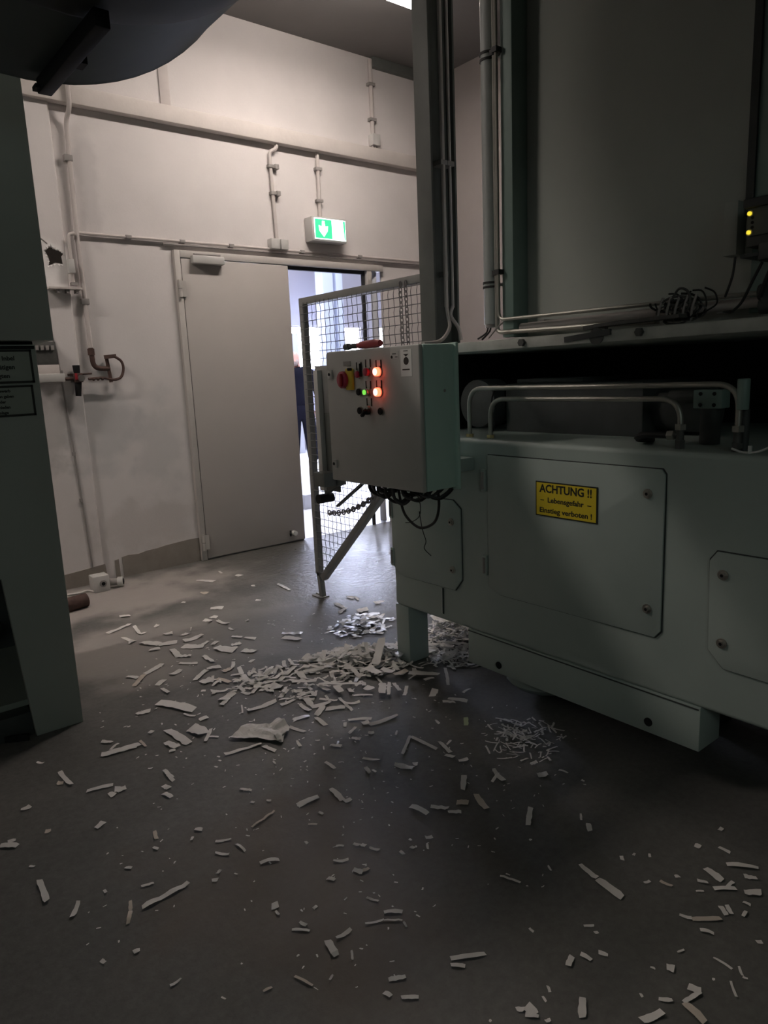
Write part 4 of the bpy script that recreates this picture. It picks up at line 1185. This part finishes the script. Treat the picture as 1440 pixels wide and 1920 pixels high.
# paper strips: x1 y1 x2 y2 width on the floor, millimetres
SCRAPS = [
    """1022 2975 1112 2790 53, 953 2697 971 2525 37, 1029 2642 1054 2552 59, 1027 2496 1090 2576 15, 1056 2525 1084 2495 12,
906 2595 927 2528 33, 889 2525 913 2518 18, 681 2676 826 2662 33, 835 2685 835 2622 11, 716 2789 746 2753 20, 722 2698
764 2728 12, 1061 2782 1090 2726 13, 1087 2683 1128 2690 28, 908 2928 967 2919 33, 884 2720 905 2734 20, 1005 3225
1093 3327 25, 1093 3327 1209 3391 32, 1018 3364 1052 3307 23, 1089 3155 1142 3196 30, 1187 3224 1248 3250 34, 1091
3097 1097 3031 18, 1277 3337 1346 3269 26, 1408 3342 1411 3218 23, 1327 3552 1306 3416 34, 1316 3420 1363 3387 28,
1192 3934 1206 3808 24, 1198 3832 1215 3809 50, 1242 3772 1302 3666 48, 1296 3672 1392 3638 53, 1229 3626 1284 3609
33, 1419 3611 1539 3633 43, 1388 3550 1471 3467 59, 1474 3494 1522 3522 22, 1515 3452 1561 3483 25, 1511 3398 1563
3287 68, 1584 3369 1637 3361 35, 1383 3806 1428 3787 36, 1448 3708 1495 3726 28, 1520 3752 1550 3807 9, 1313 4084 1284
3907 20, 1284 3907 1322 3918 22, 1149 4059 1303 4130 30, 1305 4316 1363 4287 37, 1402 3987 1420 3968 40, 1993 4719
2073 4595 41, 1879 4383 1926 4381 54, 2220 4814 2207 4752 17, 2253 4605 2299 4612 54, 2207 4296 2229 4282 36, 2363
4200 2344 4011 20, 1782 4043 1846 3997 54, 1654 3863 1686 3813 37, 1706 3792 1730 3695 29, 1716 3893 1736 3854 45,
1700 3627 1708 3578 16, 2071 3985 2092 3955 25, 1700 4285 1720 4300 27, 1839 3675 1844 3658 27, 1649 3489 1686 3437
25, 1692 3423 1728 3362 29, 1592 3259 1638 3198 42, 1246 3082 1343 3157 27, 1347 3166 1411 3141 35, 1235 2790 1320
2821 37, 1220 2745 1293 2805 23, 1277 2613 1419 2612 30, 1411 2561 1487 2567 23, 1285 2682 1251 2609 8, 1428 2859 1465
2757 47, 1482 2773 1510 2713 49, 1531 2782 1692 2889 26, 1038 2349 1184 2325 18, 1180 2306 1196 2238 18, 1154 2183
1150 2159 7, 1379 2405 1406 2407 18, 820 2405 825 2334 16, 1330 3024 1358 2939 29, 1387 3076 1440 3086 29, 1445 3081
1488 3156 19, 1476 3077 1446 2982 22, 1253 3030 1317 3037 48, 1446 2982 1423 2864 28, 1477 2905 1489 2869 21, 1543
3087 1579 3106 20,""",
    """2359 4195 2343 4012 21, 1875 3326 1956 3245 32, 1848 3273 1898 3176 43, 1854 2942 1887 2909 39, 2518 3574 2553 3581
58, 2563 3571 2534 3492 17, 2566 3373 2624 3364 52, 2398 3326 2471 3310 67, 2394 3553 2382 3442 32, 2232 3218 2275
3175 55, 2306 3382 2395 3428 28, 2361 3232 2435 3156 52, 2254 3008 2314 3031 26, 2251 2978 2273 2914 27, 1933 2554
2082 2688 39, 2142 2739 2076 2587 36, 2070 2568 2127 2590 45, 1894 2580 1898 2482 43, 1929 2498 1943 2427 35, 1943
2427 2020 2421 34, 2009 2397 2099 2285 39, 2012 2292 2060 2278 21, 2142 2290 2021 2144 15, 1547 2710 1635 2613 22,
1631 2595 1784 2447 21, 1682 2525 1659 2452 34, 1768 2420 1778 2379 42, 1845 2393 1779 2312 35, 1793 2282 1876 2380
16, 1882 2353 1852 2276 17, 1815 2202 1885 2266 16, 1951 2151 1885 2106 32, 1960 2082 2000 2005 30, 1903 2055 1938
2014 21, 2068 2099 2120 2105 13, 1915 1930 1866 1882 20, 1808 1998 1797 1965 11, 1638 2041 1611 2017 9, 1582 2152 1724
2139 25, 1546 2247 1625 2189 21, 1526 2240 1503 2210 14, 1479 2150 1531 2175 14, 1470 2118 1490 2086 18, 1569 2181
1601 2177 34, 1542 2106 1560 2090 24, 1635 2435 1606 2298 15, 1379 2406 1450 2392 26, 1337 2367 1361 2286 20, 1299
2248 1285 2199 12, 1375 2129 1401 2091 19, 1418 2135 1391 2107 8, 1353 2143 1339 2119 6, 1151 2179 1149 2159 7, 1294
2045 1296 1982 8, 1409 1966 1449 1914 14, 1382 1908 1365 1871 10, 1389 1882 1390 1861 9, 1475 1855 1498 1787 16, 1521
1813 1533 1798 22, 1649 1973 1536 1889 12, 1648 1966 1657 1828 18, 1700 1862 1675 1774 16, 1706 1826 1741 1839 10,
1650 1776 1663 1742 18, 1657 1713 1693 1700 18, 1520 2597 1560 2590 27, 1534 2563 1508 2468 29, 1496 2450 1583 2435
32, 1535 2394 1608 2353 33, 1626 2374 1679 2342 22, 1471 2372 1544 2424 28, 1461 2363 1453 2274 21, 1476 2508 1475
2423 21, 1572 2731 1635 2715 26, 1668 2838 1635 2727 32, 1722 2911 1781 2866 30, 1692 2790 1843 2792 95, 1785 2722
1723 2595 20, 1793 2527 1855 2582 19, 1929 2760 1949 2713 33, 2018 2779 2003 2686 27, 1864 2771 1864 2695 24, 2049
2589 2029 2508 30,""",
    """681 2680 812 2653 36, 524 2661 533 2539 17, 497 2591 514 2575 24, 562 2463 647 2440 22, 613 2377 634 2385 30, 640 2402
674 2386 34, 822 2408 819 2311 14, 779 2307 788 2276 23, 760 2262 774 2219 18, 519 2219 550 2238 21, 389 2315 406 2311
19, 262 2337 305 2298 23, 285 2342 307 2336 16, 657 2075 647 2031 12, 624 2000 632 1979 11, 758 1996 776 1977 16, 726
1950 738 1965 9, 780 1893 823 1871 11, 756 1844 784 1808 11, 823 1840 828 1789 8, 900 1881 998 1906 9, 835 1712 886
1688 15, 1070 1878 1152 1876 26, 1209 1887 1199 1801 21, 1198 1792 1225 1787 20, 1103 1803 1108 1783 12, 1042 1772
1064 1752 9, 1293 2043 1292 1980 13, 1380 1913 1370 1874 16, 972 2100 999 2063 12, 964 2007 972 1995 13, 1008 1977
1020 1966 12, 316 2075 310 1968 17, 378 1912 346 1861 13, 489 1818 475 1778 10, 475 1778 453 1735 11, 503 1769 640
1774 18, 525 1965 540 1950 12, 532 1853 565 1843 10, 447 1912 447 1895 8, 719 1755 734 1764 10, 695 1740 710 1731 16,
948 1525 959 1504 14, 1023 1503 1037 1476 18, 1040 1481 1061 1477 13, 1001 1572 1037 1545 11, 1047 1624 1065 1608 10,
1092 1596 1104 1578 12, 1108 1578 1115 1563 14, 1117 1549 1133 1519 11, 988 1704 988 1690 9, 771 1534 790 1529 24, 772
1513 771 1494 7, 852 1452 866 1455 10, 800 1437 806 1414 11, 770 1428 803 1394 9, 838 1326 884 1324 12, 817 1334 807
1281 19, 846 1271 830 1245 6, 984 1389 1000 1356 8, 923 1316 968 1294 7, 698 1299 716 1248 7, 754 1234 769 1241 6, 620
1311 642 1308 7, 460 1470 489 1473 7, 430 1631 446 1629 14, 360 1660 365 1645 11, 358 2502 388 2503 21, 478 2799 496
2772 12, 309 2168 321 2156 9,""",
    """1467 1851 1502 1787 24, 1605 1633 1538 1573 19, 1472 1536 1501 1509 27, 1548 1521 1515 1441 22, 1391 1574 1430 1529
18, 1347 1624 1360 1554 22, 1413 1515 1446 1488 16, 1705 1586 1676 1510 18, 1646 1538 1706 1562 11, 1627 1353 1551
1300 17, 1695 1182 1667 1155 16, 1718 1226 1691 1204 7, 1789 1457 1825 1442 27, 1828 1519 1859 1515 17, 1914 1513 1901
1488 9, 1873 1430 1880 1396 10, 1878 1339 1878 1326 9, 1516 1082 1506 1017 16, 1506 1017 1495 931 24, 1316 1205 1337
1148 8, 1449 1142 1438 1122 6, 1636 1026 1622 1013 11, 1670 1011 1672 1004 13, 1705 979 1692 969 7, 1837 913 1843 897
21, 1879 862 1878 828 13, 1954 897 1972 897 12, 1764 843 1749 788 22, 1823 812 1872 746 16, 1702 834 1714 810 12, 1705
790 1749 750 15, 1736 769 1769 767 10, 1811 758 1828 731 16, 1748 729 1781 699 22, 1714 716 1716 697 10, 1656 748 1637
722 13, 1669 737 1647 713 12, 1663 693 1687 696 9, 1549 801 1561 774 10, 1558 772 1615 726 14, 1541 742 1554 713 11,
1605 634 1615 624 12, 1625 899 1631 866 10, 1586 924 1605 917 9, 1672 883 1682 873 11, 1661 816 1677 802 7, 1336 940
1357 924 8, 1337 910 1346 904 9, 1228 1027 1226 1011 8, 986 1316 1024 1285 14, 968 1294 1004 1262 6, 1003 1257 997
1237 6, 1012 1091 1086 1045 14, 999 1077 1022 1051 11, 860 1143 896 1123 13, 830 1123 836 1104 13, 851 1086 882 1061
11, 1236 902 1204 890 15, 1258 893 1260 864 13, 1293 867 1303 847 12, 1375 737 1383 722 21, 1434 743 1453 736 6, 1347
762 1350 751 6, 1482 679 1482 634 7, 1500 627 1480 609 6, 1478 608 1482 598 6, 1446 620 1414 592 6, 1421 651 1425 646
7, 1360 676 1372 651 20, 1367 651 1314 661 11, 1314 661 1302 606 18, 1281 702 1302 681 11, 1264 737 1259 728 7, 1203
697 1258 679 17, 1159 816 1116 785 17, 1125 888 1115 873 7, 1094 877 1088 862 6, 1023 894 1038 882 12, 1048 885 1043
858 27, 1028 872 1047 850 11, 1048 833 1060 828 8, 956 912 963 913 6, 1176 1475 1174 1455 12, 1273 1470 1292 1458 15,
1229 1494 1237 1494 11, 1260 1448 1243 1425 7, 1213 1469 1216 1455 12, 1501 1254 1501 1246 9,""",
]

# ================================================================== PAPER LITTER
random.seed(21)


def strip_mesh(ax, ay, bx, by, w, lift=0.0, seed=0, tilt=0.0):
    rnd = random.Random(seed)
    a = Vector((ax, ay, 0)); b = Vector((bx, by, 0))
    d = b - a
    L = d.length
    d.normalize()
    nrm = Vector((-d.y, d.x, 0))
    n = 3 if L < 0.03 else (5 if L < 0.09 else 8)
    curl = rnd.uniform(0.0015, 0.006) * min(1.0, L / 0.06)
    bend = rnd.uniform(-0.018, 0.018) * L
    tw = rnd.uniform(-0.35, 0.35)
    kind = rnd.random()
    vs = []
    for i in range(n + 1):
        t = i / n
        p = a + d * (L * t) + nrm * (bend * 4 * t * (1 - t) + rnd.uniform(-1, 1) * w * 0.05)
        if kind < 0.4:
            h = curl * 4 * t * (1 - t)
        elif kind < 0.7:
            h = curl * (2 * t - 1) ** 2
        else:
            h = curl * abs(math.sin(t * 7.0 + seed))
        h += tilt * L * t
        ww = w * (0.5 + (rnd.uniform(-0.06, 0.06)))
        if i in (0, n):
            ww *= rnd.uniform(0.75, 1.0)
        e = tw * (t - 0.5) * w
        sk = rnd.uniform(-0.15, 0.15) * w if i in (0, n) else 0
        vs.append(p + nrm * ww + d * sk + Vector((0, 0, lift + 0.003 + h + max(e, 0))))
        vs.append(p - nrm * ww - d * sk + Vector((0, 0, lift + 0.003 + h + max(-e, 0))))
    fs = [[2 * i, 2 * i + 1, 2 * i + 3, 2 * i + 2] for i in range(n)]
    return vs, fs


def parse(s):
    return [[int(k) / 1000 for k in q.split()] for q in s.split(',') if q.strip()]


SPECIAL = {
    (0, 0): 'broad white strip lying alone left of the crumpled sheets',
    (0, 1): 'wide slanting strip left of the crumpled paper sheet',
    (0, 2): 'wide rectangular scrap lying up left of the crumpled paper sheet',
    (0, 7): 'long pale strip near the left cabinet foot, curled at its right end',
    (0, 15): 'lower half of the long bent strip on the dusty floor by the left cabinet',
    (0, 16): 'upper half of the long bent strip on the dusty floor by the left cabinet',
    (0, 74): 'long thin strip sticking out below the crumpled paper sheet',
    (1, 6): 'glossy scrap lying alone between guard foot and machine leg',
    (1, 14): 'large pale card leaning up in the heap left of the machine leg',
    (1, 15): 'wide strip leaning against the machine leg',
    (1, 26): 'long thin strip crossing the heap along its front edge',
    (1, 29): 'square white scrap at the front of the paper heap',
    (1, 35): 'small greenish rectangle of paper before the machine skirt',
    (1, 38): 'long frayed strip lying in front of the paper heap',
    (2, 0): 'long strip at the upper left of the dark foreground, near the cabinet',
    (2, 36): 'short broad strip standing out alone at the far left foreground',
    (2, 40): 'longest straight strip on the dark left foreground floor',
    (2, 61): 'fan shaped scrap low in the middle of the foreground',
    (3, 17): 'thin upper end of the long strip on the right foreground floor',
    (3, 18): 'long tapering strip alone on the right foreground floor',
    (3, 51): 'crinkled pale strip low in the middle right foreground',
    (3, 70): 'wedge shaped paper piece at the top of the folded strip, bottom right',
    (3, 72): 'lower leg of the folded strip at the bottom right',
    (3, 75): 'broad scrap cut off by the bottom edge of the photo',
    (3, 76): 'upright rectangular strip near the bottom edge right of centre',
}
rows = []
for gi, src in enumerate(SCRAPS):
    for i, r in enumerate(parse(src)):
        L = math.hypot(r[2] - r[0], r[3] - r[1])
        m_ = Vector(((r[0] + r[2]) / 2, (r[1] + r[3]) / 2, -1.4))
        rows.append((L * r[4] / m_.length_squared * (1.4 / m_.length), gi, i, r))
rows.sort(reverse=True)
keep = {(q[1], q[2]) for q in rows[:298]}
small = MB()
todo = []
for _, gi, i, r in rows:
    lift, tilt = 0.0, 0.0
    if gi == 1 and 13 < i < 34:
        lift = random.uniform(0.01, 0.035)
    if (gi, i) == (1, 14): tilt = 0.28
    if (gi, i) == (1, 15): tilt = 0.20
    vs, fs = strip_mesh(*r, lift=lift, seed=gi * 1000 + i, tilt=tilt)
    if (gi, i) not in keep:
        small.add(vs, fs)
        continue
    m_ = 'paper'
    q = random.random()
    if (gi, i) == (1, 35): m_ = 'paper_green'
    elif gi == 1 and q < 0.08: m_ = 'foil'
    elif q > 0.94: m_ = 'paper_warm'
    o = MB().add(vs, fs).build('paper_strip', m_)
    lab = SPECIAL.get((gi, i))
    todo.append((o, r, lab))

PLACES = [   # floor areas, nearest landmark wins
    ((2.35, 3.55), 'by the guard foot'), ((2.25, 3.05), 'between guard and machine leg'), ((2.0, 2.75), 'in the heap by the machine leg'),
    ((2.2, 2.45), 'at the foot of the machine leg'), ((1.95, 2.15), 'before the left skirt end'),
    ((1.95, 1.65), 'beside the shred clump before the skirt'), ((1.55, 2.9), 'on the left flank of the heap'), ((1.6, 2.4), 'just right of the crumpled sheets'),
    ((1.2, 2.35), 'around the crumpled sheets'), ((0.95, 2.55), 'left of the crumpled sheets'), ((0.85, 3.0), 'near the left cabinet foot'),
    ((1.15, 3.3), 'right of the left cabinet'), ((1.5, 3.6), 'in the loose middle litter'), ((1.9, 4.0), 'before the door leaf'),
    ((1.35, 4.2), 'in front of the floor socket'), ((0.75, 2.0), 'in front of the left cabinet'), ((0.5, 1.55), 'near the left picture edge'),
    ((1.05, 1.9), 'nearer than the crumpled sheets'), ((1.5, 1.85), 'on the dark middle floor'), ((0.9, 1.45), 'in the left foreground'),
    ((1.25, 1.4), 'in the central foreground'), ((0.8, 1.1), 'near the bottom, left of centre'), ((1.1, 1.0), 'near the bottom centre'),
    ((1.6, 1.3), 'on the bare floor right of centre'), ((1.85, 1.05), 'in the foreground below the machine'), ((1.6, 0.75), 'near the right picture edge'),
    ((1.35, 0.75), 'near the bottom right corner'),
]
vr = Vector((math.cos(YAW), -math.sin(YAW)))
vf = Vector((math.sin(YAW), math.cos(YAW)))


def depth_dir(r):
    d = Vector((r[2] - r[0], r[3] - r[1]))
    m_ = Vector(((r[0] + r[2]) / 2, (r[1] + r[3]) / 2)).normalized()
    s_ = Vector((m_.y, -m_.x))
    a, b = d.dot(s_), d.dot(m_) * 0.55
    g = math.degrees(math.atan2(b, a)) % 180
    if g < 22 or g > 158: return 'level'
    if g < 68: return 'slanting right'
    if g > 112: return 'slanting left'
    return 'pointing away'


buckets = {}
for o, r, lab in todo:
    if lab:
        tag(o, lab, 'paper', 'paper scraps on the floor')
        continue
    c_ = Vector(((r[0] + r[2]) / 2, (r[1] + r[3]) / 2))
    place = min(PLACES, key=lambda q: (c_ - Vector(q[0])).length)[1]
    L = math.hypot(r[2] - r[0], r[3] - r[1])
    size = 'long' if L > 0.10 else ('short' if L > 0.05 else 'tiny')
    shape = 'narrow strip' if r[4] < 0.30 * L else 'scrap'
    buckets.setdefault((size + ' paper ' + shape + ' ' + depth_dir(r) + ' ' + place), []).append((c_.normalized().dot(vr), o))
ORD = {2: ('left of two: ', 'right of two: '), 3: ('leftmost: ', 'middle: ', 'rightmost: '),
       4: ('first of four: ', 'second of four: ', 'third of four: ', 'last of four: ')}
for lab, lst in buckets.items():
    lst.sort(key=lambda q: q[0])
    for i, (_, o) in enumerate(lst):
        if len(lst) == 1: t_ = lab
        elif len(lst) in ORD: t_ = ORD[len(lst)][i] + lab
        else: t_ = ('first', 'second', 'third', 'fourth', 'fifth', 'sixth', 'seventh', 'eighth', 'ninth', 'tenth', 'eleventh', 'twelfth')[i] + ' from left: ' + lab
        tag(o, t_, 'paper', 'paper scraps on the floor')

# crumpled sheets in the middle of the floor
def crumple(name, poly, zamp, label, seed, m='paper', fold=None):
    rnd = random.Random(seed)
    xs = [p[0] for p in poly]; ys = [p[1] for p in poly]

    def inside(x, y):
        c_ = False
        j = len(poly) - 1
        for i in range(len(poly)):
            if (poly[i][1] > y) != (poly[j][1] > y) and x < (poly[j][0] - poly[i][0]) * (y - poly[i][1]) / (poly[j][1] - poly[i][1]) + poly[i][0]:
                c_ = not c_
            j = i
        return c_
    bm3 = bmesh.new()
    vs = [bm3.verts.new((p[0], p[1], 0)) for p in poly]
    f = bm3.faces.new(vs)
    bmesh.ops.triangulate(bm3, faces=[f])
    for _ in range(3):
        bmesh.ops.subdivide_edges(bm3, edges=bm3.edges[:], cuts=1, use_grid_fill=True)
        bmesh.ops.triangulate(bm3, faces=bm3.faces[:])
    for v in bm3.verts:
        n_ = mnoise.noise(Vector((v.co.x * 14, v.co.y * 14, seed)))
        v.co.z = 0.005 + zamp * abs(n_) + zamp * 0.5 * (mnoise.noise(Vector((v.co.x * 34, v.co.y * 34, seed + 5))) + 0.6)
    mb = MB()
    idx = {v: i for i, v in enumerate(bm3.verts)}
    mb.add([v.co.copy() for v in bm3.verts], [[idx[v] for v in f.verts] for f in bm3.faces])
    bm3.free()
    return tag(mb.build(name, m, smooth=False), label, 'paper', 'paper scraps on the floor')


crumple('paper_sheet', [(1.102, 2.446), (1.165, 2.475), (1.214, 2.502), (1.29, 2.42), (1.30, 2.33), (1.246, 2.27), (1.214, 2.32), (1.155, 2.392)], 0.016,
        'large crumpled white sheet in the middle of the floor', 3)
crumple('paper_sheet', [(1.262, 2.425), (1.335, 2.44), (1.328, 2.35), (1.31, 2.326), (1.262, 2.299), (1.248, 2.27), (1.232, 2.285)], 0.022,
        'smaller folded sheet overlapping the right end of the large crumpled sheet', 8)
crumple('paper_sheet', [(2.463, 2.75), (2.585, 2.70), (2.62, 2.64), (2.50, 2.56), (2.42, 2.62)], 0.03,
        'pinkish sheet on top of the heap under the machine', 5, 'paper')
bpy.data.objects['paper_sheet.002'].location.z += 0.085


def heap(name, label, center, rx, ry, height, n, wr, lr, ang=0.0, mats=('paper',), seed=1, cat='paper'):
    rnd = random.Random(seed)
    mb = MB()
    ca, sa = math.cos(ang), math.sin(ang)
    for k in range(n):
        r = math.sqrt(rnd.random()) if rnd.random() < 0.5 else rnd.random()
        t = rnd.uniform(0, 2 * math.pi)
        ux, uy = r * math.cos(t) * rx, r * math.sin(t) * ry
        x, y = center[0] + ca * ux - sa * uy, center[1] + sa * ux + ca * uy
        if 2.09 < x < 2.27 and 2.47 < y < 2.65:
            continue
        z = height * (1 - r ** 1.5) * rnd.random()
        L = rnd.uniform(*lr)
        w = rnd.uniform(*wr)
        a = rnd.uniform(0, 2 * math.pi)
        vs, fs = strip_mesh(x - math.cos(a) * L / 2, y - math.sin(a) * L / 2, x + math.cos(a) * L / 2, y + math.sin(a) * L / 2, w, 0, seed * 999 + k)
        tx, ty = rnd.uniform(-0.5, 0.5), rnd.uniform(-0.5, 0.5)
        out = []
        for v in vs:
            dz = ((v.x - x) * tx + (v.y - y) * ty) * min(1, z / 0.02 + 0.15)
            out.append(Vector((v.x, v.y, max(0.002, v.z + z + dz))))
        mb.add(out, fs)
    o = mb.build(name, mats[0])
    return tag(o, label, cat, None, 'stuff')


o = small.build('paper_crumbs', 'paper')
tag(o, 'tiny paper crumbs sprinkled over the whole floor', 'paper', None, 'stuff')
heap('paper_heap', 'dense heap of shredded paper strips left of the machine leg', (2.03, 2.70), 0.34, 0.17, 0.05, 330, (0.012, 0.026), (0.03, 0.10), -0.55, seed=3)
heap('paper_heap', 'flat spread of paper shreds in front of the heap', (1.80, 2.66), 0.42, 0.28, 0.018, 150, (0.010, 0.024), (0.03, 0.09), -0.4, seed=4)
heap('paper_heap', 'thick pile of tangled shreds under the machine behind the leg', (2.52, 2.60), 0.24, 0.20, 0.13, 420, (0.006, 0.018), (0.03, 0.09), 0.5, seed=5)
heap('paper_heap', 'fine shreds gathered along the machine leg and skirt', (2.28, 2.42), 0.24, 0.10, 0.035, 230, (0.006, 0.016), (0.02, 0.07), 2.2, ('paper',), seed=6)
heap('paper_heap', 'clump of fine shreds on the dark floor before the machine skirt', (1.95, 1.66), 0.17, 0.16, 0.016, 150, (0.003, 0.009), (0.01, 0.06), 0.4, ('paper',), seed=7)
heap('paper_heap', 'scattered shreds between the heap and the guard foot', (2.28, 3.12), 0.22, 0.16, 0.015, 95, (0.012, 0.03), (0.03, 0.07), 0.2, ('foil',), seed=8)
heap('paper_heap', 'thin band of shreds left of the heap', (1.50, 2.86), 0.30, 0.14, 0.015, 90, (0.008, 0.022), (0.02, 0.08), -0.4, seed=9)
heap('paper_dust', 'fine paper dust scattered over the middle of the floor', (1.65, 2.8), 0.95, 0.85, 0.0, 260, (0.003, 0.008), (0.005, 0.02), 0.0, seed=10)
heap('paper_dust', 'fine paper dust scattered over the foreground', (1.25, 1.75), 0.9, 0.7, 0.0, 220, (0.002, 0.005), (0.004, 0.014), 0.0, seed=12)
